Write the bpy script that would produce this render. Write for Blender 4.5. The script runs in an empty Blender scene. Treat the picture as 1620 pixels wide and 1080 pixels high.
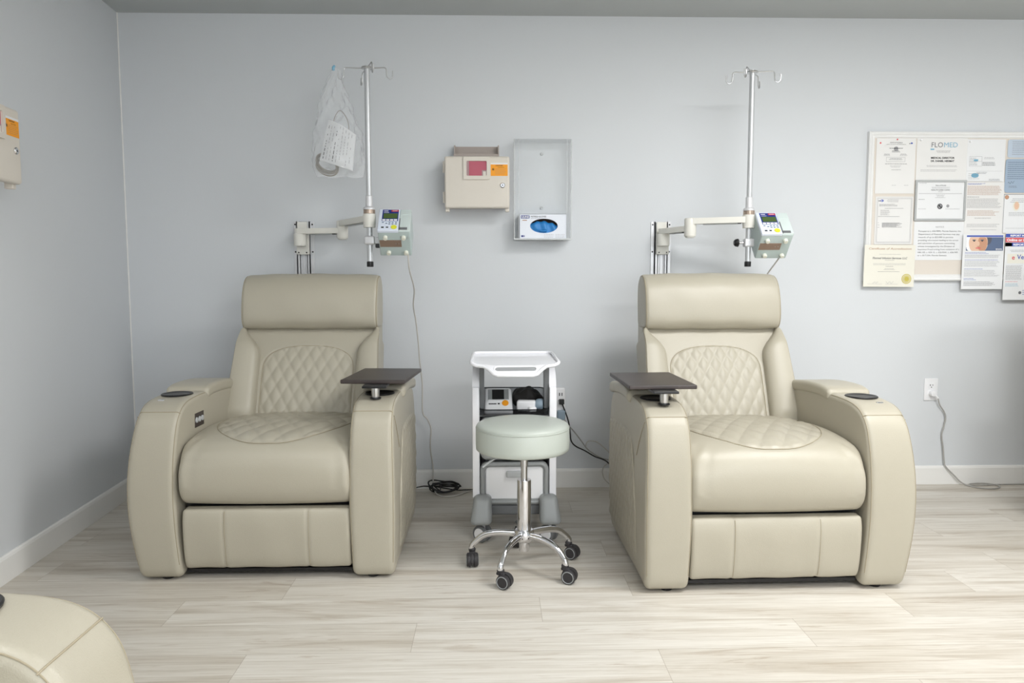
import bpy, bmesh, math, random
from mathutils import Vector, Matrix
random.seed(7)
S = bpy.context.scene
COL = S.collection
PI = math.pi

# ------------------------------------------------------------------ camera, world, lights, exposure
WALL_Y = 3.81
CEIL = 2.44
p_, y_, r_ = 0.0818, 0.02522, -0.00137
fwd0 = Vector((math.sin(y_), math.cos(y_), 0)); right0 = Vector((math.cos(y_), -math.sin(y_), 0)); up0 = Vector((0, 0, 1))
fwd = fwd0 * math.cos(p_) - up0 * math.sin(p_)
up = up0 * math.cos(p_) + fwd0 * math.sin(p_)
rgt = right0 * math.cos(r_) + up * math.sin(r_)
up2 = up * math.cos(r_) - right0 * math.sin(r_)
cd = bpy.data.cameras.new('camera'); cam = bpy.data.objects.new('camera', cd); COL.objects.link(cam)
cd.sensor_width = 36; cd.lens = 1150 * 36 / 1620; cd.clip_start = 0.05
cam.matrix_world = Matrix(((rgt.x, up2.x, -fwd.x, 0), (rgt.y, up2.y, -fwd.y, 0), (rgt.z, up2.z, -fwd.z, 1.0945), (0, 0, 0, 1)))
S.camera = cam
S.view_settings.view_transform = 'Standard'; S.view_settings.look = 'None'
S.view_settings.gamma = 1; S.view_settings.use_curve_mapping = False
S.view_settings.exposure = 0.38

w = bpy.data.worlds.new('world'); S.world = w; w.use_nodes = True
w.node_tree.nodes['Background'].inputs[0].default_value = (0.9, 0.95, 1, 1)
w.node_tree.nodes['Background'].inputs[1].default_value = 0.3

def area(name, loc, size, power, col=(1, 1, 1), rot=(0, 0, 0)):
    l = bpy.data.lights.new(name, 'AREA'); l.shape = 'RECTANGLE'; l.size, l.size_y = size; l.energy = power; l.color = col
    o = bpy.data.objects.new(name, l); COL.objects.link(o); o.location = loc; o.rotation_euler = rot
    return o
area('ceiling_light_panel', (1.55, 1.75, CEIL - 0.02), (1.2, 0.6), 40, (1.0, 0.995, 0.985))
area('ceiling_light_panel', (-0.9, 0.6, CEIL - 0.02), (1.2, 0.6), 12, (1.0, 0.995, 0.985))
area('ceiling_light_panel', (1.55, -0.6, CEIL - 0.02), (1.2, 0.6), 50, (1.0, 0.995, 0.985))
area('ceiling_light_panel', (4.0, 1.2, CEIL - 0.02), (1.2, 0.6), 30, (1.0, 0.995, 0.985))
area('front_fill', (1.5, -1.9, 1.35), (3.2, 1.6), 62, (0.95, 0.98, 1.0), (-PI / 2, PI, 0))  # unseen fill light added behind the camera, no window modelled there

# ------------------------------------------------------------------ materials
def lin(c):
    return tuple(((v / 255) / 12.92 if v / 255 <= 0.04045 else (((v / 255) + 0.055) / 1.055) ** 2.4) for v in c) + (1,)

def mat(name, col, rough=0.5, metal=0.0, bump=0.0, bscale=200, var=0.0, vscale=4, coat=0, spec=0.5, sss=0):
    m = bpy.data.materials.new(name); m.use_nodes = True
    nt = m.node_tree; b = nt.nodes['Principled BSDF']
    b.inputs['Roughness'].default_value = rough; b.inputs['Metallic'].default_value = metal
    b.inputs['Specular IOR Level'].default_value = spec
    if coat: b.inputs['Coat Weight'].default_value = coat
    tc = nt.nodes.new('ShaderNodeTexCoord')
    n = nt.nodes.new('ShaderNodeTexNoise'); n.inputs['Scale'].default_value = vscale; n.inputs['Detail'].default_value = 4
    nt.links.new(tc.outputs['Object'], n.inputs['Vector'])
    mx = nt.nodes.new('ShaderNodeMix'); mx.data_type = 'RGBA'
    c = lin(col); v = max(var, 0.01)
    mx.inputs[6].default_value = tuple(max(0, k * (1 - v)) for k in c[:3]) + (1,)
    mx.inputs[7].default_value = tuple(min(1, k * (1 + v)) for k in c[:3]) + (1,)
    nt.links.new(n.outputs['Fac'], mx.inputs[0]); nt.links.new(mx.outputs[2], b.inputs['Base Color'])
    if bump:
        n2 = nt.nodes.new('ShaderNodeTexNoise'); n2.inputs['Scale'].default_value = bscale; n2.inputs['Detail'].default_value = 3
        bp = nt.nodes.new('ShaderNodeBump'); bp.inputs['Strength'].default_value = bump; bp.inputs['Distance'].default_value = 0.002
        nt.links.new(tc.outputs['Object'], n2.inputs['Vector']); nt.links.new(n2.outputs['Fac'], bp.inputs['Height'])
        nt.links.new(bp.outputs['Normal'], b.inputs['Normal'])
    return m

def clear(name, tint=(0.97, 0.98, 0.98), gloss=0.12, rough=0.03, diff=0.0, dcol=(230, 235, 240), bump=0, cap=0.4):
    m = bpy.data.materials.new(name); m.use_nodes = True; nt = m.node_tree; nt.nodes.clear()
    out = nt.nodes.new('ShaderNodeOutputMaterial'); tr = nt.nodes.new('ShaderNodeBsdfTransparent'); gl = nt.nodes.new('ShaderNodeBsdfGlossy')
    tr.inputs[0].default_value = tint + (1,); gl.inputs['Roughness'].default_value = rough
    fr = nt.nodes.new('ShaderNodeLayerWeight'); fr.inputs['Blend'].default_value = gloss; ml = nt.nodes.new('ShaderNodeMath'); ml.operation = 'MULTIPLY'; ml.inputs[1].default_value = cap; nt.links.new(fr.outputs['Fresnel'], ml.inputs[0])
    mx = nt.nodes.new('ShaderNodeMixShader')
    nt.links.new(ml.outputs[0], mx.inputs[0]); nt.links.new(tr.outputs[0], mx.inputs[1]); nt.links.new(gl.outputs[0], mx.inputs[2])
    if bump:
        tc = nt.nodes.new('ShaderNodeTexCoord'); n2 = nt.nodes.new('ShaderNodeTexNoise'); n2.inputs['Scale'].default_value = 22; n2.inputs['Detail'].default_value = 5
        bp = nt.nodes.new('ShaderNodeBump'); bp.inputs['Strength'].default_value = bump; bp.inputs['Distance'].default_value = 0.02
        nt.links.new(tc.outputs['Object'], n2.inputs['Vector']); nt.links.new(n2.outputs['Fac'], bp.inputs['Height'])
        nt.links.new(bp.outputs['Normal'], gl.inputs['Normal']); nt.links.new(bp.outputs['Normal'], fr.inputs['Normal'])
    last = mx
    if diff:
        d = nt.nodes.new('ShaderNodeBsdfDiffuse'); d.inputs[0].default_value = lin(dcol)
        m2 = nt.nodes.new('ShaderNodeMixShader'); m2.inputs[0].default_value = diff
        nt.links.new(mx.outputs[0], m2.inputs[1]); nt.links.new(d.outputs[0], m2.inputs[2]); last = m2
    nt.links.new(last.outputs[0], out.inputs[0])
    return m

M = {}
M['leather'] = mat('cream_leather', (175, 169, 153), 0.38, bump=0.25, bscale=420, var=0.025, vscale=5)
M['seam'] = mat('seam_thread', (160, 150, 128), 0.7)
M['wall'] = mat('wall_paint', (214, 217, 220), 0.62, bump=0.12, bscale=160, var=0.015, vscale=1.2, spec=0.35)
M['ceil'] = mat('ceiling_paint', (184, 188, 188), 0.8, bump=0.1, bscale=90)
M['trim'] = mat('trim_paint', (238, 237, 234), 0.4)
M['black'] = mat('black_plastic', (22, 22, 24), 0.35)
M['rubber'] = mat('caster_rubber', (48, 46, 48), 0.55, bump=0.1)
M['tray'] = mat('dark_brown_laminate', (62, 54, 52), 0.42, bump=0.2, bscale=500)
M['chrome'] = mat('chrome', (225, 225, 228), 0.08, 1.0)
M['steel'] = mat('brushed_steel', (205, 205, 205), 0.3, 1.0)
M['alu'] = mat('satin_aluminium', (216, 216, 218), 0.32, 0.25)
M['pole'] = mat('pole_aluminium', (200, 202, 204), 0.3, 0.4)
M['nickel'] = mat('bronze_nickel', (178, 160, 145), 0.3, 0.7)
M['white'] = mat('white_plastic', (238, 238, 240), 0.3)
M['gloss_white'] = mat('gloss_white_plastic', (242, 242, 246), 0.15)
M['cream_plastic'] = mat('cream_plastic', (228, 226, 218), 0.38)
M['grey_plastic'] = mat('grey_plastic', (150, 153, 153), 0.35)
M['lgrey_plastic'] = mat('light_grey_plastic', (185, 188, 189), 0.35)
M['dgrey_plastic'] = mat('dark_grey_plastic', (110, 112, 114), 0.4)
M['sage'] = mat('sage_vinyl', (184, 190, 182), 0.36, bump=0.15, bscale=300, var=0.02)
M['teal'] = mat('pale_green_plastic', (208, 219, 216), 0.35)
M['teal_side'] = mat('pale_aqua_plastic', (188, 202, 200), 0.35)
M['brown_plate'] = mat('brown_metal_plate', (150, 128, 112), 0.45, 0.2)
M['keypad'] = mat('keypad_white', (226, 233, 246), 0.35)
M['blue'] = mat('display_blue', (28, 46, 128), 0.35)
M['red'] = mat('red_label', (190, 40, 60), 0.4)
M['lcd'] = mat('green_lcd', (78, 100, 52), 0.2)
M['key'] = mat('key_grey_blue', (90, 105, 135), 0.4)
M['yellow'] = mat('yellow_button', (228, 226, 60), 0.4)
M['knob'] = mat('rubber_foot_white', (228, 228, 214), 0.5)
M['beige_box'] = mat('beige_moulded_plastic', (216, 209, 198), 0.42, bump=0.1, bscale=300)
M['beige_dark'] = mat('taupe_bracket', (172, 160, 152), 0.5)
M['orange'] = mat('orange_label', (245, 160, 20), 0.5)
M['pinkwin'] = mat('sharps_window', (186, 96, 112), 0.12)
M['pinkdark'] = mat('sharps_window_grey', (168, 140, 142), 0.25)
M['paper'] = mat('paper_white', (231, 232, 233), 0.75)
M['paper_c'] = mat('paper_cream', (232, 229, 217), 0.75)
M['paper_w'] = mat('paper_warm', (230, 229, 227), 0.75)
M['paper_b'] = mat('paper_blue', (160, 178, 198), 0.75, var=0.03)
M['paper_lb'] = mat('paper_light_blue', (190, 202, 216), 0.75)
M['ink'] = mat('ink_dark', (36, 36, 40), 0.8)
M['inkg'] = mat('ink_grey', (112, 112, 116), 0.8)
M['inkl'] = mat('ink_light_grey', (158, 158, 160), 0.8)
M['inkb'] = mat('ink_blue', (66, 88, 176), 0.8)
M['inklb'] = mat('ink_light_blue', (130, 180, 205), 0.8)
M['inkr'] = mat('ink_red', (216, 98, 104), 0.8)
M['inkp'] = mat('ink_brown', (180, 140, 110), 0.8)
M['gold'] = mat('gold_seal', (205, 190, 90), 0.4, 0.3)
M['skin'] = mat('printed_skin', (226, 190, 164), 0.7)
M['skin2'] = mat('printed_skin_tan', (198, 150, 122), 0.7)
M['hair'] = mat('printed_hair', (90, 92, 104), 0.7)
M['navyp'] = mat('printed_dusk_blue', (92, 108, 138), 0.7)
M['white_ink'] = mat('printed_white', (242, 242, 244), 0.7)
M['board'] = mat('board_fabric', (222, 214, 204), 0.9, bump=0.3, bscale=600)
M['frame'] = mat('board_frame_white', (232, 232, 231), 0.4)
M['frame_sil'] = mat('silver_frame', (176, 178, 178), 0.4, 0.3, bump=0.4, bscale=400)
M['cardbox'] = mat('white_carton', (232, 236, 244), 0.5)
M['glove'] = mat('blue_nitrile', (44, 130, 200), 0.45, bump=0.4, bscale=60, var=0.15, vscale=30)
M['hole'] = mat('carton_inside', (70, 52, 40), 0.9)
M['cord_w'] = mat('grey_white_cord', (196, 192, 186), 0.5)
M['cord_g'] = mat('grey_cord', (168, 166, 162), 0.5)
M['cord_b'] = mat('black_cord', (20, 20, 20), 0.4)
M['bluegrey'] = mat('blue_grey_plug', (140, 158, 172), 0.45)
M['acrylic'] = clear('clear_acrylic', (0.99, 0.993, 0.993), 0.14, 0.02)
M['acrylic_edge'] = clear('acrylic_edge', (0.90, 0.92, 0.92), 0.3, 0.05, 0.42, (248, 249, 250))
M['smoke'] = clear('smoked_plastic', (0.42, 0.43, 0.44), 0.25, 0.05, 0.12, (90, 92, 95))
M['bag'] = clear('clear_polythene', (0.97, 0.975, 0.98), 0.35, 0.2, 0.19, (250, 251, 253), bump=0.7, cap=0.3)
M['cuff'] = mat('black_cuff_fabric', (34, 32, 31), 0.8, bump=0.4, bscale=200, var=0.2)
M['coil'] = mat('coiled_tubing', (142, 136, 124), 0.4, var=0.1, vscale=60)

def floor_mat():
    m = bpy.data.materials.new('whitewashed_oak_planks'); m.use_nodes = True; nt = m.node_tree; L = nt.links
    b = nt.nodes['Principled BSDF']
    def N(t, **k):
        n = nt.nodes.new(t)
        for a, v in k.items(): setattr(n, a, v)
        return n
    def math_(op, a, b_=None, c=None):
        n = N('ShaderNodeMath', operation=op)
        for i, v in enumerate((a, b_, c)):
            if v is None: continue
            if isinstance(v, (int, float)): n.inputs[i].default_value = v
            else: L.new(v, n.inputs[i])
        return n.outputs[0]
    tc = N('ShaderNodeTexCoord'); sp = N('ShaderNodeSeparateXYZ'); L.new(tc.outputs['Object'], sp.inputs[0])
    X, Y = sp.outputs[0], sp.outputs[1]
    PW, PL = 0.1845, 1.22
    ry = math_('DIVIDE', math_('ADD', Y, 10 * PW - 2.265 + 20 * PW), PW)
    row = math_('FLOOR', ry); fy = math_('FRACT', ry)
    rr_ = math_('SUBTRACT', row, 30.0)
    sh = math_('ADD', math_('MULTIPLY', rr_, 0.405), math_('MULTIPLY', math_('SINE', math_('MULTIPLY', math_('MULTIPLY', rr_, math_('ADD', rr_, 1.0)), 1.7)), 0.3))
    cx = math_('DIVIDE', math_('SUBTRACT', math_('ADD', X, 30 * 1.22 - 0.155), sh), PL)
    colm = math_('FLOOR', cx); fx = math_('FRACT', cx)
    cb = N('ShaderNodeCombineXYZ'); L.new(row, cb.inputs[0]); L.new(colm, cb.inputs[1])
    wn2 = N('ShaderNodeTexWhiteNoise', noise_dimensions='3D'); L.new(cb.outputs[0], wn2.inputs['Vector'])
    rnd = wn2.outputs['Value']
    # gap mask
    dy = math_('MULTIPLY', math_('MINIMUM', fy, math_('SUBTRACT', 1.0, fy)), PW)
    dx = math_('MULTIPLY', math_('MINIMUM', fx, math_('SUBTRACT', 1.0, fx)), PL)
    gap = math_('LESS_THAN', math_('MINIMUM', dx, dy), 0.0009)
    # grain coordinates
    def coords(sx, sy, off):
        c = N('ShaderNodeCombineXYZ')
        L.new(math_('ADD', math_('MULTIPLY', X, sx), math_('MULTIPLY', rnd, 37.0)), c.inputs[0])
        L.new(math_('MULTIPLY', Y, sy), c.inputs[1]); L.new(math_('ADD', math_('MULTIPLY', rnd, 11.0), off), c.inputs[2])
        return c.outputs[0]
    def noise(vec, det=5, rough=0.55, dist=0.0):
        n = N('ShaderNodeTexNoise'); n.inputs['Scale'].default_value = 1; n.inputs['Detail'].default_value = det
        n.inputs['Roughness'].default_value = rough; n.inputs['Distortion'].default_value = dist; L.new(vec, n.inputs['Vector']); return n.outputs['Fac']
    g1 = noise(coords(0.8, 9, 0), 8, 0.62, 1.2)
    g2 = noise(coords(3.0, 170, 3), 5, 0.7, 0.15)
    g3 = noise(coords(1.7, 20, 9), 8, 0.66, 2.6)
    def ramp(f, stops):
        r = N('ShaderNodeValToRGB'); e = r.color_ramp.elements
        while len(e) < len(stops): e.new(0.5)
        for el, (p, c) in zip(e, stops): el.position = p; el.color = lin(c)
        L.new(f, r.inputs[0]); return r.outputs[0]
    base = ramp(g1, [(0.30, (184, 175, 162)), (0.43, (206, 200, 190)), (0.55, (219, 215, 207)), (0.75, (211, 206, 197))])
    def mix(fac, a, b_, mode='MIX'):
        n = N('ShaderNodeMix', data_type='RGBA', blend_type=mode)
        if isinstance(fac, (int, float)): n.inputs[0].default_value = fac
        else: L.new(fac, n.inputs[0])
        for i, v in ((6, a), (7, b_)):
            if isinstance(v, tuple): n.inputs[i].default_value = v
            else: L.new(v, n.inputs[i])
        return n.outputs[2]
    fine = ramp(g2, [(0.32, (226, 222, 216)), (0.58, (255, 255, 255))])
    c1 = mix(0.8, base, fine, 'MULTIPLY')
    st = N('ShaderNodeMapRange'); st.inputs['From Min'].default_value = 0.56; st.inputs['From Max'].default_value = 0.72
    L.new(g3, st.inputs['Value'])
    c2 = mix(math_('MULTIPLY', st.outputs[0], 0.62), c1, lin((160, 142, 122)))
    tone = ramp(rnd, [(0.0, (242, 240, 237)), (1.0, (255, 255, 255))])
    c3 = mix(1.0, c2, tone, 'MULTIPLY')
    c4 = mix(math_('MULTIPLY', gap, 0.55), c3, lin((140, 128, 112)))
    L.new(c4, b.inputs['Base Color'])
    b.inputs['Roughness'].default_value = 0.42; b.inputs['Specular IOR Level'].default_value = 0.4
    bp = N('ShaderNodeBump'); bp.inputs['Strength'].default_value = 0.15; bp.inputs['Distance'].default_value = 0.002
    L.new(g2, bp.inputs['Height']); L.new(bp.outputs[0], b.inputs['Normal'])
    return m
M['floor'] = floor_mat()

# ------------------------------------------------------------------ mesh helpers
def catmull(pts, n=8, closed=False):
    pts = [Vector(p) for p in pts]; out = []; N = len(pts)
    rng = range(N if closed else N - 1)
    for i in rng:
        if closed: a, b, c, d = pts[(i - 1) % N], pts[i], pts[(i + 1) % N], pts[(i + 2) % N]
        else: a, b, c, d = pts[max(i - 1, 0)], pts[i], pts[i + 1], pts[min(i + 2, N - 1)]
        for k in range(n):
            t = k / n
            out.append(0.5 * ((2 * b) + (c - a) * t + (2 * a - 5 * b + 4 * c - d) * t * t + (3 * b - a - 3 * c + d) * t ** 3))
    if not closed: out.append(pts[-1])
    return out

def resample(pts, step, closed=False):
    P = list(pts) + ([pts[0]] if closed else [])
    L = [0]
    for a, b in zip(P, P[1:]): L.append(L[-1] + (b - a).length)
    n = max(2, int(L[-1] / step)); out = []; j = 0
    for i in range(n if closed else n + 1):
        s = L[-1] * i / n
        while j < len(L) - 2 and L[j + 1] < s: j += 1
        t = (s - L[j]) / max(L[j + 1] - L[j], 1e-9); out.append(P[j].lerp(P[j + 1], t))
    return out

class MB:
    def __init__(s): s.v = []; s.f = []; s.m = []
    def add(s, vs, fs, mi=0):
        o = len(s.v); s.v += [tuple(x) for x in vs]; s.f += [tuple(i + o for i in f) for f in fs]; s.m += [mi] * len(fs)
    def box(s, x0, x1, y0, y1, z0, z1, mi=0, T=None):
        vs = [Vector((x, y, z)) for z in (z0, z1) for y in (y0, y1) for x in (x0, x1)]
        if T: vs = [T @ v for v in vs]
        s.add(vs, [(0, 2, 3, 1), (4, 5, 7, 6), (0, 1, 5, 4), (2, 6, 7, 3), (0, 4, 6, 2), (1, 3, 7, 5)], mi)
    def rbox(s, x0, x1, y0, y1, z0, z1, r=0.01, n=1, k=4, mi=0, T=None, deform=None):
        c = Vector(((x0 + x1) / 2, (y0 + y1) / 2, (z0 + z1) / 2)); h = Vector((abs(x1 - x0) / 2, abs(y1 - y0) / 2, abs(z1 - z0) / 2))
        r = min(r, h.x * .999, h.y * .999, h.z * .999)
        if isinstance(n, int): n = (n, n, n)
        def cs(a, nn):
            e = [a - r + r * math.tan(PI / 4 * i / k) for i in range(k + 1)]
            core = [-(a - r) + 2 * (a - r) * i / nn for i in range(1, nn)]
            return [-q for q in reversed(e)] + core + e
        A = [cs(h[i], n[i]) for i in range(3)]
        idx = {}; vs = []; fs = []
        def V(p):
            key = tuple(round(q, 6) for q in p)
            if key not in idx:
                P = Vector(p); q = Vector([max(-(h[i] - r), min(h[i] - r, P[i])) for i in range(3)])
                d = P - q
                if d.length > 1e-9: P = q + d.normalized() * r
                P = P + c
                if deform: P = Vector(deform(P))
                if T: P = T @ P
                idx[key] = len(vs); vs.append(P)
            return idx[key]
        for ax in range(3):
            u, w_ = (ax + 1) % 3, (ax + 2) % 3
            for sg in (-1, 1):
                for i in range(len(A[u]) - 1):
                    for j in range(len(A[w_]) - 1):
                        q = []
                        for (a, b) in ((i, j), (i + 1, j), (i + 1, j + 1), (i, j + 1)):
                            p = [0, 0, 0]; p[ax] = sg * h[ax]; p[u] = A[u][a]; p[w_] = A[w_][b]; q.append(V(p))
                        if sg < 0: q.reverse()
                        if len(set(q)) > 2: fs.append(tuple(dict.fromkeys(q)))
        s.add(vs, fs, mi)
    def tube(s, path, r, n=8, mi=0, caps=True, closed=False, rr=None, smooth=0):
        P = [Vector(p) for p in path]
        if smooth: P = catmull(P, smooth, closed)
        N = len(P); vs = []; fs = []
        t0 = (P[1] - P[0]).normalized(); nrm = t0.orthogonal().normalized()
        for i in range(N):
            if closed: t = (P[(i + 1) % N] - P[i - 1]).normalized()
            else: t = (P[min(i + 1, N - 1)] - P[max(i - 1, 0)]).normalized()
            nrm = (nrm - t * nrm.dot(t))
            nrm = nrm.normalized() if nrm.length > 1e-6 else t.orthogonal().normalized()
            b = t.cross(nrm); R = rr(i / (N - 1)) if rr else r
            for k in range(n):
                a = 2 * PI * k / n; vs.append(P[i] + (nrm * math.cos(a) + b * math.sin(a)) * R)
        for i in range(N if closed else N - 1):
            for k in range(n):
                j = (i + 1) % N
                fs.append((i * n + k, i * n + (k + 1) % n, j * n + (k + 1) % n, j * n + k))
        if caps and not closed: fs += [tuple(range(n - 1, -1, -1)), tuple((N - 1) * n + k for k in range(n))]
        s.add(vs, fs, mi)
    def lathe(s, prof, c=(0, 0, 0), axis='Z', n=32, mi=0, T=None, closed=False):
        # prof: list of (r, h)
        vs = []; fs = []; c = Vector(c)
        for (r, h) in prof:
            for k in range(n):
                a = 2 * PI * k / n; q = (r * math.cos(a), r * math.sin(a), h)
                if axis == 'Y': q = (q[0], q[2], q[1])
                if axis == 'X': q = (q[2], q[0], q[1])
                q = Vector(q) + c
                vs.append(T @ q if T else q)
        m = len(prof)
        for i in range(m - 1 + (1 if closed else 0)):
            j = (i + 1) % m
            for k in range(n): fs.append((i * n + k, i * n + (k + 1) % n, j * n + (k + 1) % n, j * n + k))
        if not closed: fs += [tuple(range(n - 1, -1, -1)), tuple((m - 1) * n + k for k in range(n))]
        s.add(vs, fs, mi)
    def cyl(s, a, b, r, n=20, mi=0, r2=None):
        s.tube([a, b], r, n, mi, rr=(lambda t: r + ((r2 if r2 is not None else r) - r) * t))
    def plate(s, outer, holes, h0, h1, axis='Z', mi=0, T=None):
        bm = bmesh.new()
        def P(p, h): return {'Z': (p[0], p[1], h), 'Y': (p[0], h, p[1]), 'X': (h, p[0], p[1])}[axis]
        loops = [outer] + list(holes); es = []
        for lp in loops:
            vv = [bm.verts.new(P(p, h0)) for p in lp]
            es += [bm.edges.new((vv[i], vv[(i + 1) % len(vv)])) for i in range(len(vv))]
        g = bmesh.ops.triangle_fill(bm, edges=es, use_beauty=True)
        faces = [f for f in g['geom'] if isinstance(f, bmesh.types.BMFace)]
        e = bmesh.ops.extrude_face_region(bm, geom=faces)
        d = Vector(P((0, 0), h1)) - Vector(P((0, 0), h0))
        bmesh.ops.translate(bm, verts=[q for q in e['geom'] if isinstance(q, bmesh.types.BMVert)], vec=d)
        bm.verts.index_update()
        s.add([(T @ q.co) if T else q.co.copy() for q in bm.verts], [tuple(q.index for q in f.verts) for f in bm.faces], mi)
        bm.free()
    def quad(s, pts, mi=0): s.add(pts, [tuple(range(len(pts)))], mi)
    def rect(s, x0, z0, x1, z1, mi=0, y=-0.0012):  # a printed patch on a sheet facing -Y
        s.quad([(x0, y, z0), (x1, y, z0), (x1, y, z1), (x0, y, z1)], mi)
    def disc(s, x, z, r, mi=0, y=-0.0012, n=24, rz=None):
        rz = rz or r
        s.quad([(x + r * math.cos(2 * PI * k / n), y, z + rz * math.sin(2 * PI * k / n)) for k in range(n)], mi)
    def text(s, body, size, x, z, mi=0, y=-0.0015, align='CENTER', T=None, sx=1.0, bold=0, shear=0.0, fit=None):
        cu = bpy.data.curves.new('t', 'FONT'); cu.body = body; cu.size = size; cu.align_x = align; cu.resolution_u = 3; cu.offset = bold; cu.shear = shear
        o = bpy.data.objects.new('t', cu); COL.objects.link(o)
        bpy.context.view_layer.update()
        me = o.evaluated_get(bpy.context.evaluated_depsgraph_get()).to_mesh()
        if fit and me.vertices:
            xs = [v.co.x for v in me.vertices]; sx = fit / (max(xs) - min(xs))
        vs = [Vector((x + v.co.x * sx, y, z + v.co.y)) for v in me.vertices]
        if T: vs = [T @ v for v in vs]
        s.add(vs, [tuple(p.vertices) for p in me.polygons], mi)
        o.to_mesh_clear(); bpy.data.objects.remove(o); bpy.data.curves.remove(cu)
    def stroke(s, pts, wd=0.0006, mi=0, y=-0.0013):
        for (a, b), (c, d) in zip(pts, pts[1:]):
            v = Vector((c - a, d - b)); v = Vector((-v.y, v.x)).normalized() * wd
            s.quad([(a - v.x, y, b - v.y), (c - v.x, y, d - v.y), (c + v.x, y, d + v.y), (a + v.x, y, b + v.y)], mi)
    def lines(s, x0, x1, z0, z1, n, mi=0, th=0.0016, short=0.25, y=-0.0012, align='L', words=True):
        for i in range(n):
            z = z1 - (z1 - z0) * (i + 0.5) / n; W = (x1 - x0) * (1 - short * random.random())
            a = x0 if align == 'L' else (x0 + x1) / 2 - W / 2
            if not words: s.rect(a, z - th / 2, a + W, z + th / 2, mi, y); continue
            x = a
            while x < a + W - 0.003:
                ww = random.uniform(0.004, 0.013); e = min(x + ww, a + W); s.rect(x, z - th / 2, e, z + th / 2, mi, y); x = e + 0.0018
    def build(s, name, mats, parent=None, smooth=True, angle=40, weld=True):
        me = bpy.data.meshes.new(name); me.from_pydata(s.v, [], s.f)
        if not isinstance(mats, (list, tuple)): mats = [mats]
        for m in mats: me.materials.append(M[m] if isinstance(m, str) else m)
        me.polygons.foreach_set('material_index', s.m)
        bm = bmesh.new(); bm.from_mesh(me)
        if weld: bmesh.ops.remove_doubles(bm, verts=bm.verts, dist=1e-6)
        if weld: bmesh.ops.recalc_face_normals(bm, faces=bm.faces)
        for f in bm.faces: f.smooth = smooth
        if smooth:
            for e in bm.edges:
                if len(e.link_faces) == 2 and e.calc_face_angle(0) > math.radians(angle): e.smooth = False
        bm.to_mesh(me); bm.free()
        o = bpy.data.objects.new(name, me); COL.objects.link(o)
        if parent: o.parent = parent
        return o

def thing(name, label, cat, loc=(0, 0, 0), rotz=0, group=None):
    o = bpy.data.objects.new(name, None); COL.objects.link(o); o.empty_display_size = 0.05
    o.location = loc; o.rotation_euler = (0, 0, rotz); tag(o, label, cat, group); return o
def tag(o, label, cat, group=None):
    o['label'] = label; o['category'] = cat
    if group: o['group'] = group
    return o
def struct(o): o['kind'] = 'structure'; return o
def kids(o): return [c for c in bpy.data.objects if c.parent == o]
def copy_tree(o, parent=None):
    c = o.copy(); COL.objects.link(c)
    if parent: c.parent = parent
    for ch in kids(o): copy_tree(ch, c)
    return c

def extrude(mb, prof, x0, x1, r=0.02, nx=12, k=5, step=0.01, disp=None, xf=None, mi=0, sm=8):
    """prof: closed (y,z) outline; swept along x with rounded ends. disp(x,y,z,ny,nz)->outward offset, xf(x,y,z)->point"""
    P = resample(catmull([Vector((a, b, 0)) for a, b in prof], sm, True), step, True)
    N = len(P)
    ar = sum(P[i].x * P[(i + 1) % N].y - P[(i + 1) % N].x * P[i].y for i in range(N))
    sg = 1 if ar > 0 else -1
    nr = []
    for i in range(N):
        t = (P[(i + 1) % N] - P[i - 1]).normalized(); nr.append(Vector((t.y, -t.x, 0)) * sg)
    xs = []
    for i in range(k + 1):
        a = PI / 2 * i / k; xs.append((x0 + r * (1 - math.sin(a)) if False else x0 + r * (1 - math.cos(a)), r * (1 - math.sin(a))))
    core = [(x0 + r + (x1 - x0 - 2 * r) * i / nx, 0) for i in range(1, nx)]
    end = [(x0 + x1 - a, d) for a, d in reversed(xs)]
    rings = xs + core + end
    vs = []; fs = []
    for (x, d) in rings:
        for i in range(N):
            y, z = P[i].x - nr[i].x * d, P[i].y - nr[i].y * d
            if disp:
                e = disp(x, y, z, nr[i].x, nr[i].y); y += nr[i].x * e; z += nr[i].y * e
            q = (x, y, z)
            if xf: q = xf(*q)
            vs.append(q)
    R = len(rings)
    for a in range(R - 1):
        for i in range(N):
            j = (i + 1) % N; fs.append((a * N + i, a * N + j, (a + 1) * N + j, (a + 1) * N + i))
    for a in (0, R - 1):   # end cap: rings shrinking to the centroid so it can bulge
        base = a * N; cen = Vector((0, 0, 0))
        for i in range(N): cen += Vector(vs[base + i])
        cen /= N; vs.append(tuple(cen)); ci = len(vs) - 1
        for i in range(N): fs.append((base + i, base + (i + 1) % N, ci))
    mb.add(vs, fs, mi)

def quilt(u, v, a, b, d):
    U, V = u / a, v / b
    q = abs(math.sin(PI * (U + V)) * math.sin(PI * (U - V)))
    return d * (q ** 0.45)
def sstep(e0, e1, x):
    t = max(0, min(1, (x - e0) / (e1 - e0))); return t * t * (3 - 2 * t)

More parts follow.
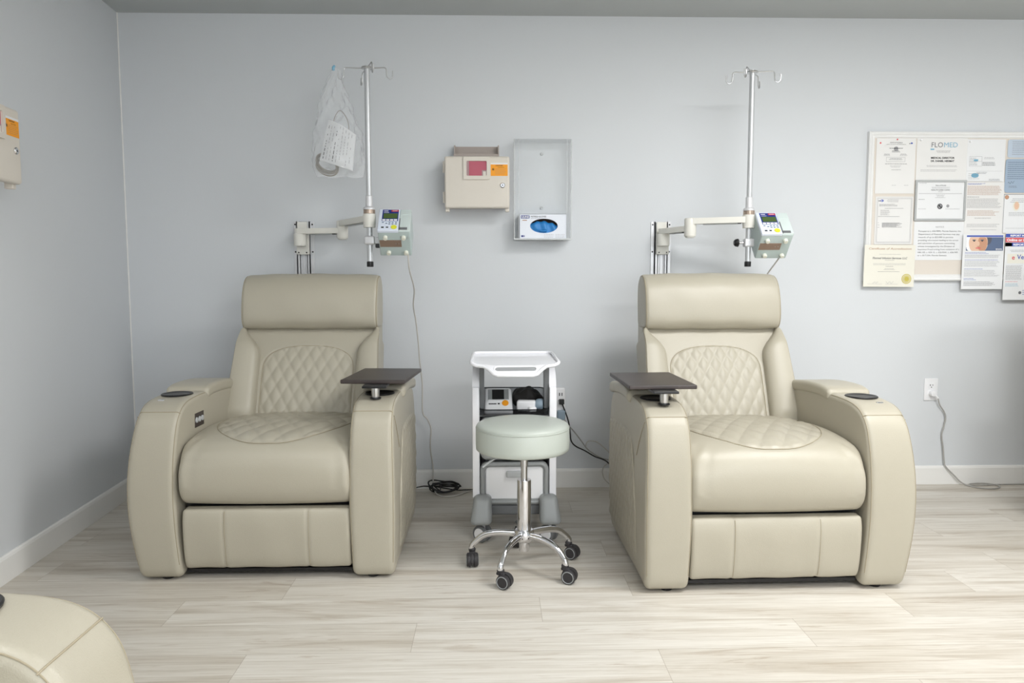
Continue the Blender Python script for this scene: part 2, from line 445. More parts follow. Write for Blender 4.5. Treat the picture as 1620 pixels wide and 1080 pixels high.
# ------------------------------------------------------------------ room
def lwx(y): return -1.881 + (WALL_Y - y) * 0.072     # the left wall runs very slightly off square
mb = MB(); mb.box(-2.6, 5.4, -2.3, WALL_Y + 0.15, -0.06, 0.0); struct(mb.build('floor', 'floor'))
mb = MB(); mb.box(-2.6, 5.4, -2.3, WALL_Y + 0.15, CEIL, CEIL + 0.08); struct(mb.build('ceiling', 'ceil'))
mb = MB(); mb.box(-2.3, 5.3, WALL_Y, WALL_Y + 0.12, 0, CEIL); struct(mb.build('wall_back', 'wall'))
mb = MB()
ya, yb = -2.2, WALL_Y + 0.1
mb.add([(lwx(ya), ya, 0), (lwx(yb), yb, 0), (lwx(yb), yb, CEIL), (lwx(ya), ya, CEIL), (lwx(ya) - .12, ya, 0), (lwx(yb) - .12, yb, 0), (lwx(yb) - .12, yb, CEIL), (lwx(ya) - .12, ya, CEIL)],
       [(0, 1, 2, 3), (4, 7, 6, 5), (0, 3, 7, 4), (1, 5, 6, 2), (3, 2, 6, 7), (0, 4, 5, 1)])
struct(mb.build('wall_left', 'wall'))
mb = MB(); mb.box(5.2, 5.32, -2.2, WALL_Y + .1, 0, CEIL); struct(mb.build('wall_right', 'wall'))
mb = MB(); mb.box(-1.6, 5.3, -2.32, -2.2, 0, CEIL); struct(mb.build('wall_front', 'wall'))
# baseboards: profile (depth, height), eased top edge
BP = [(0, 0), (0.013, 0), (0.013, 0.088), (0.010, 0.097), (0.006, 0.101), (0, 0.101)]
def baseboard(name, a, b, nx, ny):
    mb = MB(); vs = []
    for P in (a, b):
        for d, h in BP: vs.append((P[0] + nx * d, P[1] + ny * d, h))
    n = len(BP)
    mb.add(vs, [tuple(range(n)), tuple(range(2 * n - 1, n - 1, -1))] + [(i, (i + 1) % n, n + (i + 1) % n, n + i) for i in range(n)])
    struct(mb.build(name, 'trim', smooth=False))
baseboard('baseboard_back', (-1.88, WALL_Y), (5.2, WALL_Y), 0, -1)
baseboard('baseboard_left', (lwx(-2.2), -2.2), (lwx(3.797), 3.797), 1, 0)
mb = MB(); mb.tube([(-1.879, 3.808, 0.1), (-1.879, 3.808, CEIL)], 0.0035, 6); struct(mb.build('trim_1', 'trim'))

# ------------------------------------------------------------------ recliner
ARM = [(0.014, 0.017), (-0.004, 0.11), (-0.010, 0.30), (-0.006, 0.45), (0.008, 0.55), (0.030, 0.605), (0.075, 0.643), (0.15, 0.660), (0.28, 0.664), (0.45, 0.655), (0.62, 0.640),
       (0.70, 0.60), (0.73, 0.50), (0.735, 0.35), (0.725, 0.15), (0.690, 0.032), (0.60, 0.018), (0.35, 0.016), (0.10, 0.016)]
def arm_bulge(z): return math.sin(PI * max(0, min(1, z / 0.62))) ** 1.2
BUL = {-1: 0.034, 1: 0.006}
def arm_x(s, x, z):
    # x measured from the chair's centre outward (0.31..0.465)
    t = (x - 0.31) / 0.155
    B = BUL[s]
    return s * (x + B * arm_bulge(z) * (0.4 + 0.6 * t) - (0.010 * (1 - t) * arm_bulge(z) if B < 0.02 else 0))

ARMC = resample(catmull([Vector((a, b, 0)) for a, b in ARM], 8, True), 0.01, True)
def arm_edge(s, x, i0, i1, off):
    """points along the armrest outline at chair-x, between outline samples"""
    out = []
    N = len(ARMC)
    for i in range(i0, i1):
        P = ARMC[i % N]; t = (ARMC[(i + 1) % N] - ARMC[(i - 1) % N]).normalized(); n = Vector((t.y, -t.x, 0))
        ar = -1
        n = -n if n.x * (P.x - 0.35) + n.y * (P.y - 0.33) < 0 else n
        out.append(Vector((arm_x(s, x, P.y + n.y * off), P.x + n.x * off, P.y + n.y * off)))
    return out
def nearest(y, z): return min(range(len(ARMC)), key=lambda i: (ARMC[i].x - y) ** 2 + (ARMC[i].y - z) ** 2)

def make_recliner(back_off=0.0, tray=0, panel=0, tray_c=(0, 0), tray_rot=0, post=(0, 0)):
    root = thing('recliner', 'x', 'recliner')
    # --- armrests
    for s in (-1, 1):
        mb = MB()
        extrude(mb, ARM, 0.31, 0.465, r=0.022, nx=8, k=6, step=0.012, xf=lambda x, y, z: (arm_x(s, x, z), y, z))
        arm = mb.build('armrest', 'leather', root, angle=60)
        # seams: along both edges and across the front of the top
        mb = MB()
        i0, i1 = nearest(0.0, 0.06), nearest(0.30, 0.664)
        for x in (0.316, 0.459):
            pts = arm_edge(s, x, i0, i1, -0.0065)
            mb = MB(); mb.tube(pts, 0.0014, 6); mb.build('seam', 'seam', arm)
        mb = MB()
        k = nearest(0.040, 0.62)
        P = ARMC[k]
        mb.tube([(arm_x(s, x, P.y), P.x - 0.0002 + (0.006 if x in (0.314, 0.461) else 0), P.y - (0.006 if x in (0.314, 0.461) else 0)) for x in (0.314, 0.322, 0.335, 0.36, 0.39, 0.42, 0.44, 0.453, 0.461)], 0.0016, 6)
        mb.build('seam', 'seam', arm); mb = MB()
        mb.tube([(arm_x(s, 0.4652, z), y, z) for y, z in ((0.045, 0.605), (0.09, 0.56), (0.13, 0.51), (0.16, 0.46))], 0.0014, 6)
        mb.build('seam', 'seam', arm)
        # quilted outer side panel
        mb = MB(); ny, nz = 110, 100; vs = []; fs = []
        for j in range(nz + 1):
            for i in range(ny + 1):
                u, v = i / ny, j / nz
                y = 0.15 + 0.565 * u
                top = 0.50 - 0.30 * max(0, (0.25 - u) / 0.25) ** 2.2 + 0.02 * math.sin(u * PI)
                z = 0.06 + (top - 0.06) * v
                edge = min(sstep(0, 0.03, u), sstep(0, 0.03, 1 - u), sstep(0, 0.04, v), sstep(0, 0.04, 1 - v))
                h = edge * (0.0005 + quilt(y, z, 0.052, 0.078, 0.0062)) - 0.0012
                vs.append((arm_x(s, 0.4645, z) + s * h, y, z))
        for j in range(nz):
            for i in range(ny):
                a = j * (ny + 1) + i; q = (a, a + 1, a + ny + 2, a + ny + 1); fs.append(q if s < 0 else q[::-1])
        mb.add(vs, fs)
        mb.build('quilted_panel', 'leather', arm, angle=180)
        # storage lid behind the cup holder
        def lid(p):
            x, y, z = p; t = (y - 0.29) / 0.40
            z += 0.012 * math.sin(PI * max(0, min(1, t))) - 0.022 * t - 0.012 * max(0, 1 - t * 6) ** 2
            return (x, y, z)
        mb = MB(); mb.rbox(s * 0.306 if s > 0 else -0.478, 0.478 if s > 0 else -0.306, 0.295, 0.70, 0.635, 0.684, 0.018, (8, 14, 2), 4, deform=lid)
        mb.build('armrest_lid', 'leather', root)
        # cup holder
        cx, cy, cz = s * 0.39, 0.205, 0.6632
        mb = MB()
        mb.lathe([(0.047, -0.003), (0.057, -0.002), (0.058, 0.002), (0.0555, 0.0045), (0.050, 0.004), (0.047, 0.0022), (0.02, 0.002), (0.001, 0.002)], (cx, cy, cz), n=36)
        mb.build('cup_holder', 'black', root)
        if BUL[s] < 0.02: continue
        mb = MB(); mb.rbox(cx - 0.012 + s * 0.02, cx + 0.012 + s * 0.02, 0.108, 0.120, 0.650, 0.6575, 0.002); mb.build('light_button', 'chrome', root)
    # --- seat
    SEAT = [(0.055, 0.283), (0.015, 0.297), (-0.008, 0.335), (-0.016, 0.39), (-0.010, 0.445), (0.015, 0.49), (0.060, 0.518), (0.14, 0.534), (0.30, 0.540), (0.48, 0.528), (0.66, 0.505),
            (0.70, 0.45), (0.66, 0.38), (0.50, 0.34), (0.30, 0.31), (0.15, 0.29)]
    def sd(x, y, z, ny, nz):
        e = -0.016 * (abs(x) / 0.31) ** 3 * sstep(-0.2, 0.4, nz)
        e += 0.006 * (1 - (x / 0.31) ** 2)
        if nz > -0.2 and y < 0.62:
            # quilted half oval on the top of the seat
            R = 0.285; d = (abs(x) / R) ** 2.7 + (max(0, 0.60 - y) / 0.570) ** 2.7
            m = 1 - sstep(0.93, 1.02, d)
            e += m * (quilt(x, y, 0.082, 0.145, 0.007) - 0.003) - 0.003 * math.exp(-((d - 0.99) / 0.02) ** 2)
            # soft creases near the corners
            e += 0.0025 * math.sin(abs(x) * 95 + y * 60) * sstep(0.20, 0.29, abs(x)) * sstep(0.1, 0.0, abs(y - 0.03))
        return e
    mb = MB(); extrude(mb, SEAT, -0.3125, 0.3125, r=0.024, nx=100, k=5, step=0.006, disp=sd)
    seat = mb.build('seat', 'leather', root, angle=80)
    SC = resample(catmull([Vector((a, b, 0)) for a, b in SEAT], 8, True), 0.004, True)
    mb = MB()
    pts = []
    def seat_pt(x, y_target, off=0.0005):
        best = min((q for q in SC if q.y > 0.44), key=lambda q: abs(q.x - y_target)); i = SC.index(best)
        t = (SC[(i + 1) % len(SC)] - SC[i - 1]).normalized(); n = Vector((t.y, -t.x, 0)); n = -n if n.y < 0 and best.x > 0.05 else n
        if n.x * (best.x - 0.3) + n.y * (best.y - 0.42) < 0: n = -n
        e = sd(x, best.x, best.y, n.x, n.y) + off
        return (x, best.x + n.x * e, best.y + n.y * e)
    for i in range(41):
        a = PI * i / 40; x = 0.285 * math.copysign(abs(math.cos(a)) ** (2 / 2.7), math.cos(a)); y = 0.60 - 0.570 * math.sin(a) ** (2 / 2.7) if 0 < i < 40 else 0.6
        if y < 0.55: pts.append(seat_pt(x, y, 0.002))
    mb.tube(pts, 0.0013, 6)
    mb.build('seam', 'seam', seat)
    # --- footrest panel
    FR = [(0.022, 0.268), (0.006, 0.262), (-0.002, 0.22), (0.0, 0.15), (0.008, 0.08), (0.020, 0.048), (0.035, 0.045), (0.06, 0.06), (0.06, 0.25)]
    def fd(x, y, z, ny, nz):
        e = 0.0
        if ny < 0:
            for c in (-0.155, 0.15): e -= 0.003 * math.exp(-((x - c) / 0.006) ** 2)
            e += 0.0010 * math.sin(x * 37 + z * 11)
        return e
    mb = MB(); extrude(mb, FR, -0.305, 0.305, r=0.014, nx=90, k=4, step=0.008, disp=fd)
    fr = mb.build('footrest', 'leather', root, angle=80)
    for c in (-0.155, 0.15):
        mb = MB()
        q = [p for p in resample(catmull([Vector((a, b, 0)) for a, b in FR], 8, True), 0.01, True) if p.x < 0.02 and 0.05 < p.y < 0.262]
        q.sort(key=lambda p: p.y)
        mb.tube([(c + 0.004, p.x + 0.001, p.y) for p in q], 0.0012, 6); mb.build('seam', 'seam', fr)
    # --- backrest, in a frame leaning back: s along the height, d outward toward the sitter
    B0 = Vector((0, 0.565 + back_off, 0.500)); th = math.radians(25)
    up_ = Vector((0, math.sin(th), math.cos(th))); out_ = Vector((0, -math.cos(th), math.sin(th)))
    H = 0.425
    def BP_(x, s_, d): return tuple(Vector((x, 0, 0)) + B0 + up_ * s_ + out_ * d)
    mb = MB(); nx, nz = 110, 100; vs = []; fs = []
    def bdisp(x, s_):
        ax = 0.200 + 0.004 * (s_ / H)
        archtop = 0.335
        inside = 1.0
        # arch: straight sides, rounded top
        if s_ < 0.22: d = abs(x) / ax
        else: d = ((abs(x) / ax) ** 2.6 + ((s_ - 0.22) / (archtop - 0.22)) ** 2.6) ** (1 / 2.6)
        m = 1 - sstep(0.95, 1.02, d)
        e = 0.018 * (1 - (x / 0.31) ** 2) * math.sin(PI * min(1, (s_ + 0.1) / (H + 0.12)))
        e += m * (quilt(x, s_, 0.054, 0.098, 0.0062) - 0.002) - 0.003 * math.exp(-((d - 1.0) / 0.02) ** 2)
        return e, d
    for j in range(nz + 1):
        for i in range(nx + 1):
            x = -0.305 + 0.61 * i / nx; s_ = -0.06 + (H + 0.09) * j / nz
            vs.append(BP_(x, s_, bdisp(x, s_)[0]))
    for j in range(nz):
        for i in range(nx):
            a = j * (nx + 1) + i; fs.append((a, a + 1, a + nx + 2, a + nx + 1))
    mb.add(vs, fs)
    # solid body behind it
    n0 = len(mb.v)
    back = mb.build('backrest', 'leather', root, angle=180)
    mb = MB()
    pts = []
    for i in range(61):
        t = i / 60
        if t < 0.3: x = -0.217 + 0.0; s_ = 0.22 * t / 0.3; x = -(0.200 + 0.004 * s_ / H)
        elif t > 0.7: s_ = 0.22 * (1 - t) / 0.3; x = (0.200 + 0.004 * s_ / H)
        else:
            a = PI * (1 - (t - 0.3) / 0.4); ca, sa = math.cos(a), math.sin(a)
            x = 0.2021 * math.copysign(abs(ca) ** (2 / 2.6), ca); s_ = 0.22 + 0.115 * abs(sa) ** (2 / 2.6)
        pts.append(BP_(x, s_, bdisp(x, s_)[0] + 0.0018))
    mb.tube(pts, 0.0013, 6); mb.build('seam', 'seam', back)
    # bolsters
    for s in (-1, 1):
        mb = MB(); rings = 44; K = 22; vs = []; fs = []
        def xi(t): return 0.220 - 0.008 * (1 - t) + 0.075 * sstep(0.66, 1.0, t) ** 1.3
        def xo(t): return 0.332 - 0.020 * t - 0.018 * sstep(0.93, 1.02, t)
        pi_ = []; po_ = []
        for j in range(rings + 1):
            t = j / rings; s_ = -0.02 + (H + 0.025) * t
            a_, b_ = xi(t), xo(t); hgt = 0.064 * (0.35 + 0.65 * sstep(1.02, 0.75, t)) * (0.75 + 0.25 * sstep(0, 0.1, t))
            for k in range(K + 1):
                q = k / K
                if q < 0.7:
                    an = PI * (1 - q / 0.7) * 0.5 + 0  # quarter to the crown
                    ang = PI * (q / 0.7) * 0.62
                    x = a_ + (b_ - a_) * (1 - math.cos(ang)) / (1 - math.cos(PI * 0.62)); d = hgt * math.sin(ang) ** 0.55 if ang > 0 else 0
                    d -= 0.004 if q == 0 else 0
                    xl, dl = x, d
                else:
                    q2 = (q - 0.7) / 0.3; x = xl - 0.006 * q2; d = dl - (0.17 + dl) * q2
                vs.append(BP_(s * x, s_, d + 0.003))
            pi_.append(BP_(s * (a_ + 0.002), s_, 0.0075 + hgt * 0.16)); po_.append(BP_(s * (b_ - 0.001), s_, hgt * 0.93))
        for j in range(rings):
            for k in range(K):
                a = j * (K + 1) + k; q = (a, a + 1, a + K + 2, a + K + 1); fs.append(q)
        fs.append(tuple(range(K + 1))); fs.append(tuple(rings * (K + 1) + k for k in range(K + 1)))
        mb.add(vs, fs)
        bo = mb.build('bolster', 'leather', root, angle=75)
        for q_ in (pi_, po_):
            mb = MB(); mb.tube(q_, 0.0014, 6); mb.build('seam', 'seam', bo)
    # back shell (sides and rear)
    bo_ = back_off
    SH = [(0.60 + bo_, 0.44), (0.66 + bo_, 0.60), (0.73 + bo_, 0.78), (0.765 + bo_, 0.90), (0.785 + bo_, 1.02), (0.83 + bo_, 1.06), (0.872 + bo_, 1.04), (0.885 + bo_, 0.95), (0.87 + bo_, 0.70), (0.83 + bo_ / 2, 0.45), (0.78, 0.2), (0.70, 0.14), (0.60, 0.2)]
    mb = MB(); extrude(mb, SH, -0.303, 0.303, r=0.02, nx=6, k=5, step=0.015); mb.build('back_shell', 'leather', root, angle=60)
    # headrest
    HR = [(0.735, 0.872), (0.703, 0.884), (0.690, 0.92), (0.693, 0.97), (0.704, 1.02), (0.722, 1.065), (0.752, 1.100), (0.795, 1.117), (0.84, 1.110), (0.872, 1.075), (0.882, 1.02), (0.878, 0.95), (0.865, 0.885), (0.82, 0.87)]
    HR = [(a + bo_, b + 0.010) for a, b in HR]
    def hd(x, y, z, ny, nz):
        e = 0.006 * (1 - (x / 0.3) ** 2) * (1 if ny < 0 or nz > 0.5 else 0)
        if nz < -0.3: e -= 0.005 * (1 - (x / 0.3) ** 2)
        return e + 0.0012 * math.sin(x * 31 + z * 23) * (1 if ny < 0 else 0)
    mb = MB(); extrude(mb, HR, -0.307, 0.307, r=0.018, nx=30, k=6, step=0.012, disp=hd)
    hr = mb.build('headrest', 'leather', root, angle=70)
    HC = resample(catmull([Vector((a, b, 0)) for a, b in HR], 8, True), 0.012, True)
    for s in (-1, 1):
        q = [p for p in HC if not (p.y < 0.9 and p.x > 0.75 + bo_)]
        cyc = sorted(q, key=lambda p: math.atan2(p.y - 0.99, -(p.x - 0.79 - bo_)))
        mb = MB(); mb.tube([(s * 0.3015, p.x + (0.79 + bo_ - p.x) * 0.05, p.y + (0.99 - p.y) * 0.045) for p in cyc], 0.0022, 6); mb.build('seam', 'seam', hr)
    # --- base
    mb = MB(); mb.box(-0.31, 0.31, 0.065, 0.70, 0.035, 0.30); mb.box(-0.44, 0.44, 0.05, 0.68, 0.018, 0.030)
    mb.build('base', 'black', root, smooth=False)
    for sx in (-0.38, 0.38):
        for yy in (0.05, 0.63):
            mb = MB(); mb.lathe([(0.020, 0.0), (0.022, 0.004), (0.022, 0.028), (0.018, 0.034)], (sx, yy, 0), n=20); mb.build('foot', 'black', root)
    if panel:
        s = panel; X = arm_x(s, 0.310, 0.54)
        mb = MB(); mb.rbox(X - 0.004, X + 0.004, 0.165, 0.255, 0.537, 0.595, 0.003, 1, 2)
        pn = mb.build('control_panel', 'tray', root)
        for k in range(3):
            mb = MB(); mb.lathe([(0.011, 0), (0.010, 0.003), (0.001, 0.004)], (X - s * 0.004, 0.183 + 0.027 * k, 0.566), 'X', 16, T=None)
            if s > 0:
                for i, v in enumerate(mb.v): mb.v[i] = (2 * (X - s * 0.004) - v[0], v[1], v[2])
            mb.build('button', 'lgrey_plastic', pn)
    if tray:
        mb = MB(); T = Matrix.Translation((tray_c[0], tray_c[1], 0)) @ Matrix.Rotation(tray_rot, 4, 'Z')
        mb.rbox(-0.124, 0.124, -0.190, 0.190, 0.708, 0.7235, 0.004, 1, 3, T=T)
        tr = mb.build('swivel_tray', 'tray', root)
        mb = MB(); mb.lathe([(0.013, 0.0), (0.0145, 0.006), (0.0155, 0.03), (0.0155, 0.045)], (post[0], post[1], 0.660), n=20); mb.build('post', 'steel', tr)
        mb = MB(); mb.rbox(post[0] - 0.045, post[0] + 0.045, post[1] - 0.035, post[1] + 0.06, 0.700, 0.709, 0.002); mb.build('mount_plate', 'black', tr)
        mb = MB(); mb.lathe([(0.021, 0), (0.021, 0.004), (0.016, 0.006)], (post[0], post[1], 0.657), n=20); mb.build('post_socket', 'black', root)
    return root

r1 = make_recliner(0.0, tray=1, panel=-1, tray_c=(0.385, 0.333), tray_rot=math.radians(-4), post=(0.388, 0.115))
r1.location = (-0.834, 2.612, 0)
r1['label'] = 'cream leather recliner in the left corner, black buttons on its inner left armrest'
BUL = {-1: 0.006, 1: 0.030}
r2 = make_recliner(0.06, tray=1, panel=0, tray_c=(-0.385, 0.31), tray_rot=0.01, post=(-0.385, 0.10))
r2.location = (0.994, 2.462, 0); r2.rotation_euler.z = math.radians(0.9)
r2['label'] = 'cream leather recliner right of the stool, between the white trolley and the notice board'
r3 = copy_tree(r1); r3.location = (-0.510, 0.553, 0); r3.rotation_euler.z = PI / 2
for c in kids(r3):
    if c.name.split('.')[0] in ('swivel_tray', 'post_socket'):
        for g in kids(c): bpy.data.objects.remove(g)
        bpy.data.objects.remove(c)
r3['label'] = 'cream leather recliner at the bottom left edge, only the rounded end of one armrest showing'
r4 = copy_tree(r2); r4.location = (2.915, 2.46, 0); r4.rotation_euler.z = 0
r4['label'] = 'cream leather recliner just beyond the right edge, below the notice board'
for r in (r1, r2, r3, r4): r['group'] = 'cream leather recliners'

# ------------------------------------------------------------------ rolling stool
def make_stool():
    root = thing('rolling_stool', 'round sage green rolling stool on a chrome five-star base with dark casters', 'stool', (0.114, 2.715, 0))
    mb = MB()
    prof = [(0.001, 0.460), (0.15, 0.460), (0.170, 0.461), (0.1765, 0.467), (0.1775, 0.480), (0.1772, 0.540), (0.1750, 0.5465), (0.1765, 0.551), (0.172, 0.559), (0.158, 0.566), (0.12, 0.570), (0.05, 0.5715), (0.001, 0.572)]
    mb.lathe(prof, (-0.006, 0, 0), n=72); seat = mb.build('seat', 'sage', root, angle=70)
    mb = MB(); mb.tube([(-0.006 + 0.1762 * math.cos(2 * PI * k / 72), 0.1762 * math.sin(2 * PI * k / 72), 0.547) for k in range(72)], 0.0017, 6, closed=True)
    mb.build('piping', 'sage', seat)
    mb = MB(); mb.lathe([(0.125, 0.452), (0.125, 0.461)], n=40); mb.rbox(-0.06, 0.06, -0.06, 0.06, 0.435, 0.453, 0.003); mb.build('seat_plate', 'dgrey_plastic', root)
    mb = MB(); mb.cyl((0, 0, 0.33), (0, 0, 0.455), 0.0125, 24); mb.cyl((0, 0, 0.40), (0, 0, 0.455), 0.0145, 24); mb.build('gas_lift', 'steel', root)
    mb = MB(); mb.lathe([(0.022, 0.345), (0.0262, 0.345), (0.0268, 0.342), (0.0268, 0.14), (0.026, 0.135), (0.020, 0.135), (0.020, 0.07), (0.018, 0.066)], n=36); mb.build('column', 'chrome', root)
    mb = MB(); mb.lathe([(0.024, 0.152), (0.034, 0.150), (0.038, 0.143), (0.040, 0.128), (0.037, 0.114), (0.030, 0.106), (0.022, 0.104)], n=36); mb.build('hub', 'chrome', root)
    mb = MB(); mb.tube([(-0.02, 0.0, 0.452), (-0.07, -0.01, 0.449), (-0.125, -0.03, 0.425), (-0.158, -0.04, 0.403)], 0.0042, 8, smooth=5)
    mb.build('lever', 'lgrey_plastic', root)
    R = 0.203
    for k in range(5):
        a = math.radians(270 - 36 + 72 * k + 9); ca, sa = math.cos(a), math.sin(a)
        mb = MB()
        path = [(ca * r, sa * r, z) for r, z in ((0.030, 0.133), (0.08, 0.134), (0.12, 0.131), (0.155, 0.121), (0.18, 0.103), (R, 0.078), (R + 0.002, 0.062))]
        P = catmull(path, 6); vs = []; fs = []; n = 14
        side = Vector((-sa, ca, 0))
        for i, p in enumerate(P):
            t = (P[min(i + 1, len(P) - 1)] - P[max(i - 1, 0)]).normalized(); b = side.cross(t).normalized()
            tt = i / (len(P) - 1); wv = 0.0115 - 0.001 * tt; hv = 0.0135 - 0.003 * tt
            for q in range(n):
                an = 2 * PI * q / n; vs.append(p + side * wv * math.cos(an) + b * hv * math.sin(an))
        for i in range(len(P) - 1):
            for q in range(n): fs.append((i * n + q, i * n + (q + 1) % n, (i + 1) * n + (q + 1) % n, (i + 1) * n + q))
        fs += [tuple(range(n)), tuple((len(P) - 1) * n + q for q in range(n))]
        mb.add(vs, fs); mb.build('base_arm', 'chrome', root)
        # caster: twin wheels with a hood
        T = Matrix.Translation((ca * R, sa * R, 0)) @ Matrix.Rotation([-0.5, -0.42, -0.62, 1.2, -1.5][k], 4, 'Z')
        mb = MB()
        mb.lathe([(0.007, 0.056), (0.013, 0.056), (0.014, 0.064), (0.009, 0.070)], n=16, T=T)
        hood = []
        for i in range(15):
            an = math.radians(-20 + 215 * i / 14); hood.append((0.017 + 0.0285 * math.cos(an), 0.028 + 0.0285 * math.sin(an)))
        inner = [(0.017 + 0.018 * math.cos(math.radians(-20 + 215 * i / 14)), 0.028 + 0.018 * math.sin(math.radians(-20 + 215 * i / 14))) for i in range(14, -1, -1)]
        mb.plate(hood + inner, [], -0.0055, 0.0055, 'Y', T=T)
        mb.rbox(-0.013, 0.02, -0.012, 0.012, 0.047, 0.058, 0.004, 1, 2, T=T)
        c = mb.build('caster', 'rubber', root)
        for sy in (-1, 1):
            mb = MB()
            pr = [(0.004, 0.0035), (0.022, 0.004), (0.0262, 0.007), (0.0270, 0.011), (0.0262, 0.019), (0.021, 0.0225), (0.0195, 0.0205), (0.004, 0.0205)]
            mb.lathe([(r, sy * h) for r, h in pr], (0.017, 0, 0.0272), 'Y', 30, T=T)
            wh = mb.build('wheel', 'rubber', c)
            mb = MB(); mb.lathe([(0.0192, sy * 0.0222), (0.0212, sy * 0.0235), (0.0224, sy * 0.0224), (0.0205, sy * 0.0215)], (0.017, 0, 0.0272), 'Y', 30, T=T, closed=True)
            mb.build('wheel_rim', 'grey_plastic', c)
    return root
make_stool()

# ------------------------------------------------------------------ white trolley
def rrect(x0, x1, y0, y1, r, n=6):
    out = []
    for cx, cy, a0 in ((x1 - r, y0 + r, -90), (x1 - r, y1 - r, 0), (x0 + r, y1 - r, 90), (x0 + r, y0 + r, 180)):
        for i in range(n + 1):
            a = math.radians(a0 + 90 * i / n); out.append((cx + r * math.cos(a), cy + r * math.sin(a)))
    return out

def make_trolley():
    root = thing('trolley', 'white and grey rolling medical trolley standing behind the round stool', 'trolley', (0.086, 3.02, 0))
    for s in (-1, 1):
        mb = MB()
        pr = catmull([(0, 0.19), (0, 0.45), (0.0, 0.63), (0.018, 0.685), (0.07, 0.722), (0.16, 0.737), (0.30, 0.735), (0.36, 0.70), (0.372, 0.60), (0.375, 0.4), (0.37, 0.19)], 4)if False else \
            [(0, 0.185), (0, 0.60), (0.004, 0.64), (0.018, 0.672), (0.045, 0.700), (0.09, 0.722), (0.16, 0.735), (0.27, 0.735), (0.33, 0.715), (0.36, 0.67), (0.37, 0.6), (0.37, 0.185)]
        mb.plate(pr, [], s * 0.147, s * 0.177, 'X')
        sp = mb.build('side_panel', 'gloss_white', root, angle=25)
        mb = MB(); mb.rbox(s * 0.1475 if s > 0 else -0.1765, 0.1765 if s > 0 else -0.1475, -0.004, 0.006, 0.19, 0.655, 0.003, 1, 2); mb.build('edge_strip', 'gloss_white', sp)
        mb = MB(); mb.plate([(0.03, 0.56), (0.065, 0.56), (0.085, 0.65), (0.10, 0.765), (0.01, 0.765), (0.015, 0.70), (0.024, 0.62)], [], s * 0.127, s * 0.147, 'X')
        mb.build('tray_support', 'dgrey_plastic', root, angle=25)
    # top tray
    y0, y1 = -0.135, 0.26
    out = []
    R = 0.03
    for cx, cy, a0 in ((0.176 - R, y1 - R, 0), (-0.176 + R, y1 - R, 90)):
        for i in range(7):
            a = math.radians(a0 + 90 * i / 6); out.append((cx + R * math.cos(a), cy + R * math.sin(a)))
    out += [(-0.176, y0 + 0.02), (-0.170, y0 + 0.006), (-0.155, y0 - 0.004), (-0.125, y0 - 0.010), (-0.105, y0 - 0.030), (-0.085, y0 - 0.060), (-0.07, y0 - 0.068),
            (0.07, y0 - 0.068), (0.085, y0 - 0.060), (0.105, y0 - 0.030), (0.125, y0 - 0.010), (0.155, y0 - 0.004), (0.170, y0 + 0.006), (0.176, y0 + 0.02)]
    slot = rrect(-0.085, 0.085, y0 - 0.042, y0 - 0.006, 0.016, 5)
    mb = MB(); mb.plate(out, [slot], 0.762, 0.770, 'Z')
    drop = lambda y: -0.5 * max(0, y0 + 0.01 - y)
    mb.v = [(x, y, z + drop(y)) for x, y, z in mb.v]
    mb.tube([(x, y, 0.769 + 0.006 * sstep(y0, y0 + 0.05, y) + drop(y)) for x, y in out], 0.0075, 8, closed=True)
    mb.tube([(x, y, 0.766 + drop(y)) for x, y in slot], 0.005, 8, closed=True)
    wallp = [(x * 0.985, 0.05 + (y - 0.05) * 0.985) for x, y in out]
    mb.build('top_tray', 'gloss_white', root, angle=50)
    mb = MB(); mb.box(-0.147, 0.147, 0.345, 0.365, 0.19, 0.50); mb.build('rear_panel', 'white', root, smooth=False)
    # drawers
    for z0, z1 in ((0.155, 0.337), (0.347, 0.528)):
        mb = MB(); mb.plate(rrect(-0.144, 0.165 - 0.021, z0, z1, 0.032), [rrect(-0.123, 0.123, z0 + 0.021, z1 - 0.021, 0.02)], -0.004, 0.02, 'Y'); 
        mb.tube([(x, -0.003, z) for x, z in rrect(-0.134, 0.134, z0 + 0.010, z1 - 0.010, 0.026)], 0.0095, 8, closed=True)
        dr = mb.build('drawer', 'grey_plastic', root, angle=50)
        mb = MB(); mb.rbox(-0.123, 0.123, 0.0, 0.33, z0 + 0.02, z1 - 0.02, 0.006, 1, 2); mb.build('drawer_front', 'white', dr)
        mb = MB(); zc = z1 - 0.052
        mb.rbox(-0.035, 0.035, -0.013, 0.004, zc - 0.014, zc + 0.014, 0.005, 1, 3); mb.build('handle', 'lgrey_plastic', dr)
    mb = MB(); mb.box(-0.147, 0.147, 0.02, 0.345, 0.145, 0.155); mb.box(-0.147, 0.147, 0.01, 0.345, 0.529, 0.534); mb.build('shelf', 'dgrey_plastic', root, smooth=False)
    # smoked clear bin on the shelf
    mb = MB()
    a0 = rrect(-0.142, 0.142, -0.012, 0.335, 0.03); b0 = rrect(-0.158 + .012, 0.146, -0.02, 0.34, 0.035)
    n = len(a0)
    vs = [(x, y, 0.537) for x, y in a0] + [(x, y, 0.562 + 0.042 * sstep(0, 0.34, y)) for x, y in b0]
    mb.add(vs, [tuple(range(n))] + [(i, (i + 1) % n, n + (i + 1) % n, n + i) for i in range(n)])
    mb.tube([(x, y, 0.562 + 0.042 * sstep(0, 0.34, y)) for x, y in b0], 0.0028, 6, closed=True)
    mb.build('clear_bin', 'smoke', root, angle=50)
